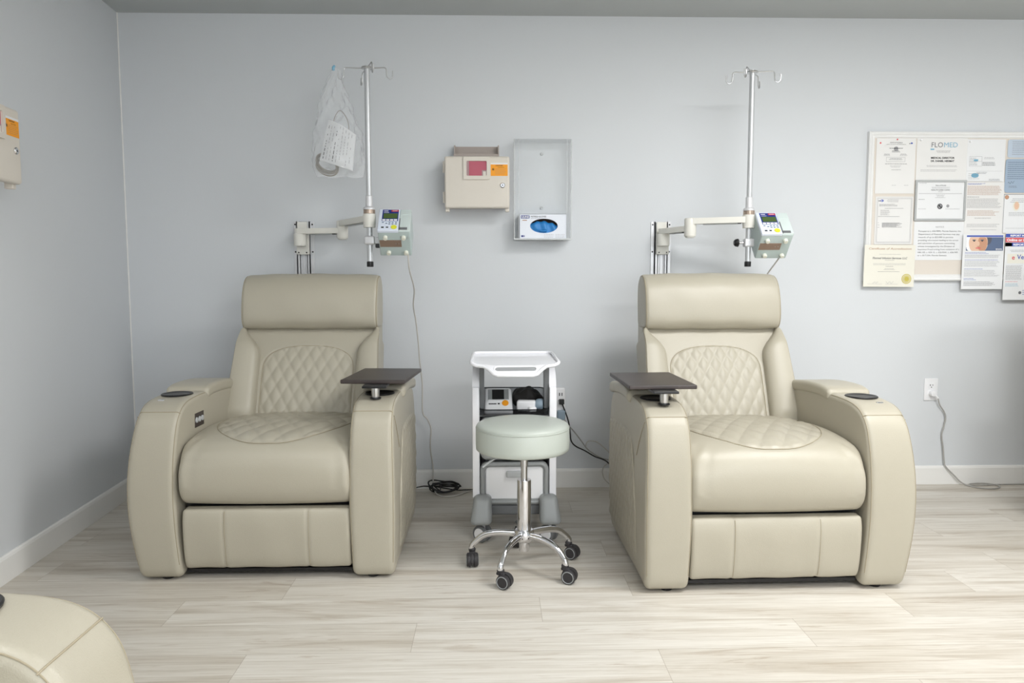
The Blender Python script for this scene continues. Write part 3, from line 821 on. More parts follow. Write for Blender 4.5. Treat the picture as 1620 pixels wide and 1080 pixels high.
    # feet and casters
    for s in (-1, 1):
        for yy in (0.005, 0.33):
            d = -1 if yy < 0.1 else 1
            T = Matrix.Translation((s * 0.138 + 0.004, yy, 0))
            mb = MB(); mb.rbox(-0.036, 0.036, -0.05 if d < 0 else -0.03, 0.03 if d < 0 else 0.05, 0.082, 0.20, 0.02, (3, 3, 5), 4, T=T,
                               deform=lambda p: (p[0] * (1 + 0.30 * max(0, (0.2 - p[2]) / 0.12)) + s * 0.008 * (0.2 - p[2]) / 0.12, p[1] + d * 0.03 * max(0, (0.2 - p[2]) / 0.12), p[2]))
            ft = mb.build('leg', 'grey_plastic', root)
            T2 = Matrix.Translation((s * 0.140 + 0.004, yy + d * 0.025, 0)) @ Matrix.Rotation(2.5, 4, 'Z')
            for sy in (-1, 1):
                mb = MB(); mb.lathe([(0.003, sy * 0.007), (0.030, sy * 0.007), (0.036, sy * 0.011), (0.037, sy * 0.016), (0.035, sy * 0.022), (0.028, sy * 0.025), (0.026, sy * 0.023), (0.003, sy * 0.023)], (0, 0, 0.0375), 'Y', 28, T=T2)
                wh = mb.build('caster', 'dgrey_plastic', root)
                mb = MB(); mb.lathe([(0.001, sy * 0.0238), (0.0255, sy * 0.0238), (0.024, sy * 0.0265), (0.001, sy * 0.0275)], (0, 0, 0.0375), 'Y', 24, T=T2); mb.build('hubcap', 'white', wh)
            mb = MB(); mb.rbox(-0.012, 0.012, -0.006, 0.006, 0.03, 0.09, 0.003, T=T2); mb.build('caster_fork', 'white', root)
    mb = MB(); mb.rbox(-0.15, 0.15, 0.02, 0.33, 0.10, 0.146, 0.01); mb.build('chassis', 'dgrey_plastic', root)
    return root
make_trolley()

# things in the trolley's smoked bin
t = thing('blood_pressure_monitor', 'white blood pressure monitor with dark screen and orange button in the smoked bin', 'blood pressure monitor', (0.100 - 0.086 + 0.006, 3.050, 0.5385), 0.02); t.scale = (1.12, 1.1, 1.08)
tilt = Matrix.Rotation(math.radians(-38), 4, 'X')
mb = MB(); mb.rbox(-0.054, 0.054, 0, 0.028, 0, 0.118, 0.011, (3, 1, 3), 4, T=tilt @ Matrix.Translation((0, 0, 0)), deform=lambda p: (p[0] * (1.02 - 0.8 * (p[2] - 0.0) * 0.9), p[1], p[2]))
mb.rbox(-0.045, 0.045, 0.03, 0.09, 0.0, 0.05, 0.01)
bd = mb.build('body', 'white', t)
mb = MB(); mb.box(-0.040, 0.040, -0.0012, 0.001, 0.060, 0.108, T=tilt); sc = mb.build('screen', 'grey_plastic', t, smooth=False)
mb = MB(); mb.box(-0.024, 0.022, -0.002, 0.001, 0.062, 0.106, T=tilt); mb.build('display', 'black', sc, smooth=False)
mb = MB(); mb.lathe([(0.013, 0.0), (0.012, -0.003), (0.001, -0.004)], (0.026, 0, 0.046), 'Y', 24, T=tilt); mb.build('start_button', 'orange', t)
mb = MB()
for k in range(5): mb.box(-0.037 + 0.006 * k, -0.032 + 0.006 * k, -0.001, 0.001, 0.040, 0.045, T=tilt)
mb.box(-0.003, 0.005, -0.001, 0.001, 0.040, 0.046, T=tilt); mb.build('marks', 'ink', t, smooth=False)

# folded black cuff
mb = MB()
def cuffd(p):
    x, y, z = p; u = (x - 0.155)
    z += 0.022 * math.exp(-((u + 0.01) / 0.045) ** 2) + 0.006 * math.sin(x * 90 + y * 50) + 0.004 * math.sin(y * 120)
    z -= 0.02 * sstep(0.02, 0.09, u)
    return (x, y + 0.006 * math.sin(x * 70), z)
mb.rbox(0.082, 0.222, 3.13, 3.27, 0.548, 0.600, 0.024, (14, 10, 4), 4, deform=cuffd)
mb.tube([(0.21, 3.16, 0.575), (0.225, 3.13, 0.57), (0.222, 3.09, 0.56), (0.205, 3.06, 0.553), (0.18, 3.055, 0.55)], 0.004, 8, smooth=6)
tag(mb.build('cuff', 'cuff'), 'folded black fabric arm cuff with its hose lying in the smoked bin', 'arm cuff')
t = thing('thermometer', 'white handheld thermometer with pale blue head lying in front of the black cuff', 'thermometer', (0.141, 3.080, 0.5445)); t.scale = (1.12, 1.1, 1.08)
mb = MB(); T = Matrix.Rotation(-0.12, 4, 'Z')
mb.rbox(-0.038, 0.036, -0.018, 0.02, 0.0, 0.042, 0.009, (3, 2, 2), 3, T=T); mb.rbox(0.0, 0.03, -0.040, -0.012, 0.0, 0.02, 0.007, T=T @ Matrix.Rotation(0.3, 4, 'Z')); mb.build('body', 'white', t)
mb = MB(); mb.lathe([(0.001, 0.034), (0.018, 0.034), (0.022, 0.042), (0.023, 0.056), (0.020, 0.062), (0.015, 0.060), (0.001, 0.055)], (0, 0, 0.026), 'X', 24, T=T); mb.build('probe_head', 'bluegrey', t)

# ------------------------------------------------------------------ wall mounted IV arm + pole
def make_iv(mount_x, elbow, pole, rot_hooks, name_label, hook_set, collar_z=1.0):
    """built in world coordinates about the mount; parts: rail, bracket, two arms, pole, hooks"""
    root = thing('iv_pole', name_label, 'IV pole', (mount_x, WALL_Y, 0))
    ox, oy = mount_x, WALL_Y
    # rail: extruded aluminium channel with screws
    mb = MB(); zt, zb = 1.405, 0.60
    mb.rbox(-0.052, 0.052, -0.006, 0.0, zb, zt, 0.001); 
    for xa, xb, d in ((-0.036, -0.030, 0.016), (-0.020, -0.014, 0.016), (0.014, 0.020, 0.016), (0.028, 0.034, 0.016), (-0.004, 0.004, 0.012)):
        mb.box(xa, xb, -d, -0.005, zb, zt)
    mb.box(-0.036, -0.016, -0.016, -0.013, zb, zt); mb.box(0.016, 0.034, -0.016, -0.013, zb, zt)
    rail = mb.build('wall_rail', 'alu', root, smooth=False)
    for sx in (-0.044, 0.044):
        for z in (1.39, 1.25, 1.0, 0.75):
            mb = MB(); mb.lathe([(0.0042, -0.009), (0.0042, -0.006)], (sx, 0, z), 'Y', 12); mb.build('screw', 'black', rail)
    mb = MB(); mb.rbox(-0.028, 0.024, -0.030, -0.023, 1.345, 1.402, 0.002); mb.box(-0.022, -0.016, -0.0305, -0.0295, 1.35, 1.398, 0)
    mb.build('rail_cover', 'cream_plastic', rail)
    # bracket
    mb = MB()
    mb.rbox(-0.030, 0.034, -0.045, -0.024, 1.235, 1.345, 0.004, 1, 2)
    mb.lathe([(0.020, 1.275), (0.030, 1.277), (0.031, 1.283), (0.031, 1.336), (0.029, 1.338)], (-0.002, -0.075, 0), n=32)
    mb.rbox(-0.026, 0.026, -0.075, -0.03, 1.285, 1.335, 0.006)
    br = mb.build('bracket', 'cream_plastic', root, angle=50)
    for sx in (-0.018, 0.022):
        mb = MB(); mb.lathe([(0.0038, -0.047), (0.0038, -0.044)], (sx, 0, 1.245), 'Y', 12); mb.build('screw', 'black', br)
    # two horizontal arms
    e = Vector((elbow[0] - ox, elbow[1] - oy, 0)); q = Vector((pole[0] - ox, pole[1] - oy, 0)); m0 = Vector((-0.002, -0.075, 0))
    def arm(a, b, z0, z1, wd, cavity=True):
        d = (b - a); L = d.length; ang = math.atan2(d.y, d.x)
        T = Matrix.Translation((a.x, a.y, 0)) @ Matrix.Rotation(ang, 4, 'Z')
        mb = MB()
        out = []
        for i in range(13):
            an = math.radians(90 + 180 * i / 12); out.append((wd * math.cos(an), wd * math.sin(an)))
        for i in range(13):
            an = math.radians(-90 + 180 * i / 12); out.append((L + wd * math.cos(an), wd * math.sin(an)))
        mb.plate(out, [], z0, z1, 'Z', T=T)
        o = mb.build('arm', 'cream_plastic', root, angle=40)
        if cavity:
            mb = MB(); mb.rbox(0.06, L - 0.05, -0.012, 0.012, z0 - 0.005, z0, 0.002, T=T); mb.box(L - 0.052, L - 0.034, -0.010, 0.010, z0 - 0.004, z0 + 0.001, 1, T=T); mb.build('cable_clip', ['lgrey_plastic', 'black'], o)
        return o
    arm(m0, e, 1.337, 1.364, 0.026); arm(e, q, 1.372, 1.400, 0.025)
    mb = MB(); mb.lathe([(0.020, 1.312), (0.027, 1.314), (0.0285, 1.320), (0.0285, 1.392), (0.027, 1.400), (0.020, 1.402)], (e.x, e.y, 0), n=32)
    mb.lathe([(0.012, 1.306), (0.022, 1.308), (0.023, 1.313)], (e.x, e.y, 0), n=32); mb.build('elbow', 'cream_plastic', root)
    # pole with collar
    px, py = q.x, q.y
    mb = MB(); mb.cyl((px, py, 1.185), (px, py, 2.075), 0.0127, 28)
    po = mb.build('pole', 'pole', root)
    mb = MB(); mb.lathe([(0.0145, 1.165), (0.0155, 1.167), (0.0155, 1.188), (0.0135, 1.190)], (px, py, 0), n=24); mb.build('end_cap', 'black', po)
    mb = MB(); mb.lathe([(0.013, 1.346), (0.0275, 1.347), (0.0275, 1.358), (0.029, 1.362), (0.029, 1.408), (0.0275, 1.409), (0.013, 1.410)], (px, py, 0), n=36); co = mb.build('collar', 'cream_plastic', root)
    mb = MB(); mb.lathe([(0.013, 1.409), (0.0265, 1.4095), (0.0265, 1.427), (0.013, 1.428)], (px, py, 0), n=36); mb.build('collar_ring', 'nickel', co)
    mb = MB(); mb.lathe([(0.013, 1.427), (0.0275, 1.428), (0.0275, 1.434), (0.024, 1.440), (0.0165, 1.443), (0.0165, 1.49), (0.0128, 1.493)], (px, py, 0), n=36); mb.build('collar_top', 'alu', co)
    # top ring and wire hooks
    zt = 2.062
    mb = MB(); mb.lathe([(0.012, zt), (0.024, zt + 0.001), (0.026, zt + 0.004), (0.024, zt + 0.008), (0.012, zt + 0.010)], (px, py, 0), n=30); mb.build('hook_ring', 'steel', po)
    for (a, L) in hook_set:
        ca, sa = math.cos(a), math.sin(a)
        P = [(0.016, 0), (0.06, 0.001), (L - 0.008, 0.002), (L, -0.003), (L + 0.002, -0.012), (L + 0.003, -0.034), (L + 0.008, -0.044), (L + 0.017, -0.048), (L + 0.026, -0.043), (L + 0.030, -0.033), (L + 0.030, -0.012)]
        mb = MB(); mb.tube([(px + ca * r, py + sa * r, zt + 0.004 + h) for r, h in P], 0.0029, 8, smooth=3)
        mb.build('hook', 'steel', po)
    return root, Vector((ox + px, oy + py, 0))
rad = math.radians
iv1, P1 = make_iv(-0.976, (-0.757, 3.70), (-0.574, 3.42), 0, 'IV pole above the left recliner, a clear plastic bag hanging from its hook',
                  [(rad(178), 0.104), (rad(-2), 0.088), (rad(-68), 0.10), (rad(112), 0.10)])
iv2, P2 = make_iv(0.874, (0.957, 3.545), (1.210, 3.45), 0, 'IV pole above the right recliner, its four hooks empty',
                  [(rad(172), 0.088), (rad(-8), 0.098), (rad(-125), 0.098), (rad(55), 0.098)])
iv1['group'] = iv2['group'] = 'wall mounted IV poles'

# ------------------------------------------------------------------ infusion pumps
def make_pump(loc, label, rotz, knob_side, clamp_vec):
    root = thing('infusion_pump', label, 'infusion pump', loc, rotz, 'infusion pumps clamped to the IV poles')
    # local frame: origin at the centre of the lower front edge; front face rises and leans back, base faces down and forward
    al = math.radians(46)
    T = Matrix.Rotation(-al, 4, 'X')         # body frame: x right, z up the front face, y into the body
    W2 = 0.0725; HF = 0.150; DP = 0.148
    mb = MB(); mb.rbox(-W2, W2, 0, DP, 0, HF, 0.006, 1, 3, T=T); body = mb.build('body', 'teal_side', root)
    mb = MB(); mb.rbox(0.022, W2 + 0.001, -0.004, 0.02, 0.003, HF + 0.001, 0.003, 1, 2, T=T); mb.box(0.028, 0.065, -0.0048, -0.004, 0.112, 0.1135, T=T)
    door = mb.build('door', 'teal', root)
    mb = MB(); mb.box(0.0225, 0.026, -0.0052, 0, 0.005, 0.085, T=T); mb.box(0.0225, 0.060, -0.0052, 0, 0.006, 0.022, T=T); mb.build('tube_slot', 'dgrey_plastic', door, smooth=False)
    mb = MB(); mb.rbox(-W2 - 0.001, 0.021, -0.006, 0.01, -0.001, HF + 0.002, 0.004, 1, 3, T=T); kp = mb.build('keypad', 'keypad', root)
    mb = MB(); f = -0.0064
    def R(x0, x1, z0, z1, mi, dy=0): mb.box(x0, x1, f - dy, f + 0.001, z0, z1, mi, T=T)
    R(-0.058, 0.016, 0.064, 0.146, 0); R(-0.018, 0.015, 0.131, 0.143, 1, .0006); R(-0.052, -0.032, 0.134, 0.138, 4, .0006); R(-0.052, -0.028, 0.124, 0.126, 4, .0006); R(-0.013, 0.010, 0.136, 0.1385, 4, .001)
    R(-0.052, 0.012, 0.083, 0.118, 2, .0008)
    for k in range(4): R(-0.055 + 0.0175 * k, -0.041 + 0.0175 * k, 0.066, 0.077, 4, .0008)
    for (a, b) in ((-0.056, 0.052), (-0.040, 0.046), (-0.026, 0.052), (-0.012, 0.052), (0.003, 0.052), (-0.026, 0.041), (-0.012, 0.041), (0.003, 0.041)): R(a, a + 0.009, b, b + 0.0055, 3)
    R(-0.057, -0.045, 0.016, 0.025, 5); R(-0.036, -0.025, 0.017, 0.025, 5)
    mb.build('display', ['blue', 'red', 'lcd', 'key', 'white_ink', 'ink'], kp, smooth=False)
    mb = MB(); mb.lathe([(0.0135, 0.0), (0.013, -0.0025), (0.001, -0.003)], (0.0, f, 0.021), 'Y', 24, T=T); mb.build('stop_button', 'yellow', kp)
    # base: brown plate, four white feet
    mb = MB(); mb.box(-W2 + 0.004, 0.030, 0.052, 0.092, -0.0012, 0.001, T=T); mb.build('base_plate', 'brown_plate', root, smooth=False)
    for fx, fy in ((-0.040, 0.034), (0.042, 0.034), (-0.032, 0.124), (0.048, 0.124)):
        mb = MB(); mb.lathe([(0.010, 0.0), (0.0105, -0.010), (0.0085, -0.015), (0.001, -0.0155)], (fx, fy, 0), n=20, T=T); mb.build('foot', 'knob', root)
    mb = MB(); mb.lathe([(0.0022, -0.002), (0.0022, -0.001)], (0.005, 0.072, 0), n=10, T=T); mb.lathe([(0.0022, -0.002), (0.0022, -0.001)], (0.018, 0.072, 0), n=10, T=T)
    for fx, fy in ((-0.055, 0.036), (-0.028, 0.03), (0.027, 0.03), (0.060, 0.036), (-0.05, 0.118), (0.03, 0.124)):
        mb.lathe([(0.0018, -0.002), (0.0018, -0.001)], (fx, fy, 0), n=8, T=T)
    mb.build('screws', 'steel', root)
    # pole clamp
    cv = Vector(clamp_vec)     # pole axis in local coordinates
    mb = MB(); mb.rbox(cv.x - 0.024, cv.x + 0.024, cv.y - 0.02, cv.y + 0.02, cv.z - 0.020, cv.z + 0.020, 0.008, 1, 3)
    mb.rbox(cv.x, -W2 + 0.025, cv.y + 0.0, cv.y + 0.03, cv.z - 0.016, cv.z + 0.016, 0.004)
    cl = mb.build('pole_clamp', 'alu', root)
    mb = MB(); mb.rbox(cv.x + 0.025, -W2 + 0.03, cv.y - 0.006, cv.y + 0.03, cv.z - 0.034, cv.z - 0.016, 0.004); mb.build('clamp_jaw', 'black', cl)
    if knob_side:
        x = cv.x - 0.024
        mb = MB(); mb.cyl((x, cv.y, cv.z), (x - 0.028, cv.y, cv.z), 0.006, 14); mb.build('clamp_screw', 'steel', cl)
        mb = MB(); mb.lathe([(0.012, -0.022), (0.020, -0.026), (0.017, -0.040), (0.011, -0.046), (0.001, -0.046)], (x, cv.y, cv.z), 'X', 8); mb.build('clamp_knob', 'black', cl)
    return root
make_pump((-0.449, 3.315, 1.322), 'pale green infusion pump clamped beside the pole above the left recliner', 0.03, False, (P1.x + 0.449 + 0.004, P1.y - 3.315, -0.035))
make_pump((1.299, 3.315, 1.308), 'pale green infusion pump with a black clamp knob, above the right recliner', -0.05, True, (P2.x - 1.299 - 0.003, P2.y - 3.315, -0.030))

# ------------------------------------------------------------------ clear bag on the left pole's hook
bagroot = thing('plastic_bag', 'clear plastic bag with a white printed card inside, hanging from the left IV pole hook', 'bag', (-0.711, 3.415, 1.575))
mb = MB(); nr, na = 46, 64; vs = []; fs = []
LE = [(0.0, -0.098), (0.04, -0.115), (0.12, -0.118), (0.22, -0.104), (0.32, -0.080), (0.40, -0.058), (0.445, -0.040), (0.478, -0.026), (0.488, -0.018)]
RE = [(0.0, 0.112), (0.04, 0.122), (0.10, 0.118), (0.20, 0.106), (0.30, 0.070), (0.38, 0.040), (0.43, 0.026), (0.478, 0.020), (0.488, 0.006)]
def interp(T_, z):
    for (a, b), (c, d) in zip(T_, T_[1:]):
        if z <= c: return b + (d - b) * (z - a) / (c - a)
    return T_[-1][1]
for j in range(nr + 1):
    z = 0.488 * j / nr; l, r = interp(LE, z), interp(RE, z); th = 0.048 * math.sin(PI * min(1, (z + 0.02) / 0.50)) ** 0.6 * (0.25 + 0.75 * sstep(0, 0.06, z)) + 0.004
    for k in range(na):
        a = 2 * PI * k / na; c = math.cos(a); s_ = math.sin(a)
        wr = 0.006 * math.sin(5 * a + z * 40) + 0.004 * math.sin(9 * a - z * 63 + 1) + 0.003 * math.sin(13 * a + z * 95)
        wr *= sstep(0, 0.08, z) * sstep(0.49, 0.38, z) + 0.3
        x = (l + r) / 2 + (r - l) / 2 * c; y = (th + wr) * s_
        vs.append((x + wr * 0.6, y, z + 0.004 * math.sin(x * 60)))
for j in range(nr):
    for k in range(na): fs.append((j * na + k, j * na + (k + 1) % na, (j + 1) * na + (k + 1) % na, (j + 1) * na + k))
mb.add(vs, fs); mb.build('film', 'bag', bagroot, angle=180)
# crumpled neck with a pale blue tip
mb = MB(); mb.tube([(-0.012, 0, 0.478), (-0.014, -0.004, 0.490), (-0.008, 0, 0.498)], 0.006, 8, smooth=3); mb.build('tie', 'inklb', bagroot)
# printed card leaflet inside
mb = MB(); vs = []; fs = []; nn = 12
A, B, C_, D = Vector((-0.038, 0, 0.258)), Vector((0.052, 0, 0.222)), Vector((0.066, 0, 0.028)), Vector((-0.082, 0, 0.075))
B = Vector((0.085, 0, 0.19)); 
for side in (0, 1):
    for j in range(nn + 1):
        for i in range(nn + 1):
            u, v = i / nn, j / nn
            p = (D.lerp(C_, u)).lerp(A.lerp(B, u), v)
            vs.append((p.x, -0.014 - 0.014 * math.sin(u * PI) + 0.0015 * side * 8, p.z + 0.006 * math.sin(u * PI) * v))
n1 = (nn + 1) ** 2
for j in range(nn):
    for i in range(nn):
        a = j * (nn + 1) + i; fs.append((a, a + 1, a + nn + 2, a + nn + 1)); fs.append(tuple(n1 + q for q in (a, a + nn + 1, a + nn + 2, a + 1)))
rim = [i for i in range(nn + 1)] + [(j + 1) * (nn + 1) - 1 for j in range(1, nn + 1)] + [nn * (nn + 1) + i for i in range(nn - 1, -1, -1)] + [j * (nn + 1) for j in range(nn - 1, 0, -1)]
for i in range(len(rim)): a, b = rim[i], rim[(i + 1) % len(rim)]; fs.append((a, b, n1 + b, n1 + a))
mb.add(vs, fs); card = tag(mb.build('leaflet', 'paper', None), 'white printed leaflet folded inside the clear hanging bag', 'leaflet'); card.location = bagroot.location
mb = MB()
def cardp(u, v, o=0.0012):
    p = (D.lerp(C_, u)).lerp(A.lerp(B, u), v); return Vector((p.x, -0.014 - 0.014 * math.sin(u * PI) - o, p.z + 0.006 * math.sin(u * PI) * v))
for col in range(9):
    u0 = 0.08 + 0.1 * col; v = 0.06
    while v < 0.9:
        l = random.uniform(0.03, 0.10)
        if random.random() < 0.75: mb.quad([cardp(u0, v), cardp(u0 + (0.022 if col in (0, 3) else 0.010), v), cardp(u0 + (0.022 if col in (0, 3) else 0.010), v + l), cardp(u0, v + l)], 0 if col in (0, 3) and v < 0.35 else 1)
        v += l + 0.03
mb.build('printing', ['ink', 'inkg'], card, smooth=False, weld=False)
# coil of clear tubing
mb = MB()
pts = []
for i in range(240):
    t = i / 240 * 2 * PI * 7; rr_ = 0.050 + 0.005 * math.sin(t * 0.31)
    pts.append((-0.052 + rr_ * math.cos(t) * 0.95, 0.004 + 0.012 * math.sin(t * 0.9), 0.058 + rr_ * math.sin(t) * 0.75 - 0.25 * rr_ * math.cos(t) + 0.0035 * (i / 240 * 7 - 3.5)))
mb.tube(pts, 0.0028, 6); mb.tube([(-0.02, -0.006, 0.10), (-0.02, 0.0, 0.24), (0.01, 0.0, 0.30), (0.045, -0.004, 0.26), (0.05, 0, 0.2), (0.03, 0, 0.1)], 0.0022, 6, smooth=6)
cz = tag(mb.build('tubing_coil', 'coil'), 'coiled beige tubing at the bottom of the clear hanging bag', 'tubing'); cz.location = bagroot.location

# ------------------------------------------------------------------ sharps cabinets
def make_sharps(loc, rotz, label):
    root = thing('sharps_cabinet', label, 'sharps cabinet', loc, rotz, 'wall mounted sharps cabinets')
    mb = MB(); mb.rbox(-0.158, 0.158, -0.125, -0.012, 0.012, 0.238, 0.006, 1, 2); mb.box(-0.15, 0.15, -0.02, 0, 0.01, 0.235); bd = mb.build('body', 'beige_dark', root)
    mb = MB(); mb.rbox(-0.162, 0.162, -0.142, -0.105, 0.0, 0.255, 0.011, (4, 1, 4), 4); dr = mb.build('door', 'beige_box', root)
    mb = MB(); mb.plate(rrect(-0.068, 0.064, 0.140, 0.250, 0.008), [rrect(-0.052, 0.048, 0.158, 0.230, 0.005)], -0.150, -0.141, 'Y'); mb.build('window_frame', 'beige_box', dr, angle=50)
    mb = MB(); mb.box(-0.056, 0.050, -0.1432, -0.141, 0.153, 0.233); wn = mb.build('window', 'pinkwin', dr, smooth=False)
    mb = MB(); mb.rect(0.024, 0.154, 0.050, 0.186, 0, -0.1438); mb.rect(0.030, 0.158, 0.045, 0.180, 1, -0.1441); mb.rect(-0.056, 0.153, -0.040, 0.232, 2, -0.1438)  # tall grey strip at the left paints a reflection onto the window
    mb.build('mark_and_reflection', ['pinkdark', 'beige_box', 'pinkdark'], wn, smooth=False, weld=False)
    mb = MB(); mb.rect(0.068, 0.158, 0.152, 0.214, 0, -0.1428); mb.rect(0.068, 0.214, 0.152, 0.222, 1, -0.1428)
    mb.text('CAUTION', 0.0075, 0.110, 0.206, 2, -0.1432, bold=0.0002); mb.text('USED SHARPS', 0.005, 0.119, 0.198, 2, -0.1432)
    for k in range(3):   # hazard trefoil
        a = PI / 2 + k * 2 * PI / 3; mb.disc(0.080 + 0.004 * math.cos(a), 0.190 + 0.004 * math.sin(a), 0.0036, 2, -0.1431, 14); mb.disc(0.080 + 0.005 * math.cos(a), 0.190 + 0.005 * math.sin(a), 0.0022, 0, -0.1434, 12)
    mb.lines(0.090, 0.148, 0.164, 0.196, 5, 3, 0.0014, 0.2, -0.1431)
    mb.build('warning_label', ['orange', 'paper', 'ink', 'inkp'], dr, smooth=False, weld=False)
    mb = MB(); mb.lathe([(0.0125, -0.141), (0.0125, -0.145), (0.0095, -0.148), (0.001, -0.148)], (0.127, 0, 0.112), 'Y', 24); lk = mb.build('lock', 'chrome', dr)
    mb = MB(); mb.lathe([(0.003, -0.1483), (0.003, -0.1486)], (0.127, 0, 0.112), 'Y', 10); mb.build('keyhole', 'black', lk)
    # mounting bracket above
    mb = MB(); mb.box(-0.118, 0.110, -0.004, 0, 0.2, 0.325); mb.box(-0.118, -0.112, -0.045, -0.004, 0.2, 0.325); mb.box(0.104, 0.110, -0.045, -0.004, 0.2, 0.325); mb.box(-0.118, 0.110, -0.10, -0.092, 0.2, 0.272)
    mb.build('wall_bracket', 'beige_dark', root, smooth=False)
    for z in (0.205, 0.055):
        mb = MB(); mb.cyl((-0.166, -0.118, z - 0.028), (-0.166, -0.118, z + 0.028), 0.0055, 12); mb.build('hinge', 'beige_box', root)
    for x in (-0.15, 0.15):
        mb = MB(); mb.rbox(x - 0.010, x + 0.010, -0.12, -0.09, -0.016, 0.012, 0.003); mb.build('latch', 'beige_box', root)
    return root
make_sharps((-0.080, WALL_Y, 1.461), 0, 'beige sharps cabinet on the back wall between the pole and the glove box holder')
make_sharps((lwx(2.465) + 0.001, 2.465, 1.436), rad(94.1), 'beige sharps cabinet on the left wall, cut off by the left edge')

# ------------------------------------------------------------------ acrylic glove dispenser and glove box
t = thing('glove_dispenser', 'tall clear acrylic glove box holder on the back wall', 'glove box holder', (0.25, WALL_Y, 1.31))
W2, H_, D_ = 0.144, 0.497, 0.105
mb = MB()
mb.box(-W2, W2, -0.003, 0, 0, H_ + 0.012)
bk = mb.build('back_panel', 'acrylic', t, smooth=False)
for s in (-1, 1):
    mb = MB(); mb.box(s * W2 - 0.0018, s * W2 + 0.0018, -D_, -0.003, 0, H_); mb.build('side_panel', 'acrylic', t, smooth=False)
    mb = MB(); mb.box(s * W2 - 0.0022, s * W2 + 0.0022, -D_ - 0.0024, -D_ + 0.0005, 0, H_); mb.box(s * (W2 - 0.022) - 0.001, s * (W2 - 0.022) + 0.001, -D_ - 0.0026, -D_ - 0.0006, 0, H_); mb.build('front_lip', 'acrylic_edge', t, smooth=False)
mb = MB(); mb.box(-W2, W2, -D_, 0, -0.004, 0); mb.box(-W2 - .002, W2 + .002, -D_ - 0.003, -D_ + 0.001, -0.004, 0.004, 1); mb.build('bottom_panel', ['acrylic', 'acrylic_edge'], t, smooth=False)
mb = MB(); mb.box(-W2, W2, -D_, -D_ + 0.003, H_ - 0.002, H_); mb.box(-W2, W2, -D_, -0.003, H_ - 0.003, H_); mb.build('top_edge', 'acrylic', t, smooth=False)
for z in (0.44, 0.165):
    mb = MB(); mb.lathe([(0.0075, -0.004), (0.006, -0.007), (0.001, -0.0075)], (0, 0, z), 'Y', 16); mb.build('screw', 'lgrey_plastic', t)
gb = thing('glove_box', 'white carton of blue nitrile gloves in the bottom of the clear holder', 'glove box', (0.252, WALL_Y - 0.006, 1.3105))
ell = [(0.004 + 0.070 * math.cos(2 * PI * k / 40), 0.066 + 0.036 * math.sin(2 * PI * k / 40)) for k in range(40)]
mb = MB(); y0 = -0.094
mb.plate([(-0.119, 0), (0.119, 0), (0.119, 0.125), (-0.119, 0.125)], [ell], y0, y0 + 0.001, 'Y')
mb.box(-0.119, -0.118, y0, 0, 0, 0.125); mb.box(0.118, 0.119, y0, 0, 0, 0.125); mb.box(-0.118, 0.118, y0, 0, 0, 0.001); mb.box(-0.118, 0.118, y0, 0, 0.124, 0.125); mb.box(-0.118, 0.118, -0.001, 0, 0, 0.125)
mb.build('carton', 'cardbox', gb, smooth=False)
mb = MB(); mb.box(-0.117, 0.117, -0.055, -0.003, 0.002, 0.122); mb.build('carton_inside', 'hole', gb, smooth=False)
mb = MB()
mb.rbox(-0.085, 0.095, -0.088, -0.045, 0.004, 0.082, 0.02, (22, 6, 12), 4, deform=lambda p: (p[0], p[1] + 0.004 * math.sin(p[0] * 140 + p[2] * 60), p[2] + 0.010 * math.sin(p[0] * 30 + 1.8) * sstep(0.03, 0.08, p[2]) + 0.003 * math.sin(p[0] * 160)))
mb.tube([(-0.04, -0.086, 0.052), (-0.02, -0.092, 0.044), (0.0, -0.093, 0.040), (0.02, -0.092, 0.044)], 0.005, 8, smooth=4)
mb.build('gloves', 'glove', gb)
mb = MB(); yy = y0 - 0.0008
mb.plate(rrect(-0.113, -0.069, 0.103, 0.119, 0.003), [], yy, y0, 'Y', 0); mb.text('ULINE', 0.0135, -0.091, 0.1065, 1, yy - 0.0006, bold=0.0004, fit=0.038)
mb.text('NITRILE GLOVES', 0.0105, -0.062, 0.109, 2, yy, 'LEFT', bold=0.0002); mb.lines(-0.062, -0.015, 0.101, 0.106, 1, 3, 0.0015, 0, yy)
mb.text('S-12549', 0.006, -0.095, 0.094, 4, yy) if False else mb.rect(-0.105, 0.092, -0.082, 0.096, 4, yy)
mb.rect(-0.111, 0.010, -0.100, 0.019, 0, yy); mb.rect(-0.0985, 0.011, -0.094, 0.0185, 0, yy)
mb.lines(0.005, 0.055, 0.005, 0.026, 3, 3, 0.0014, 0.1, yy); mb.lines(0.062, 0.112, 0.005, 0.026, 3, 3, 0.0014, 0.1, yy)
mb.build('printing', ['blue', 'white_ink', 'inkg', 'inkl', 'inkp'], gb, smooth=False, weld=False)

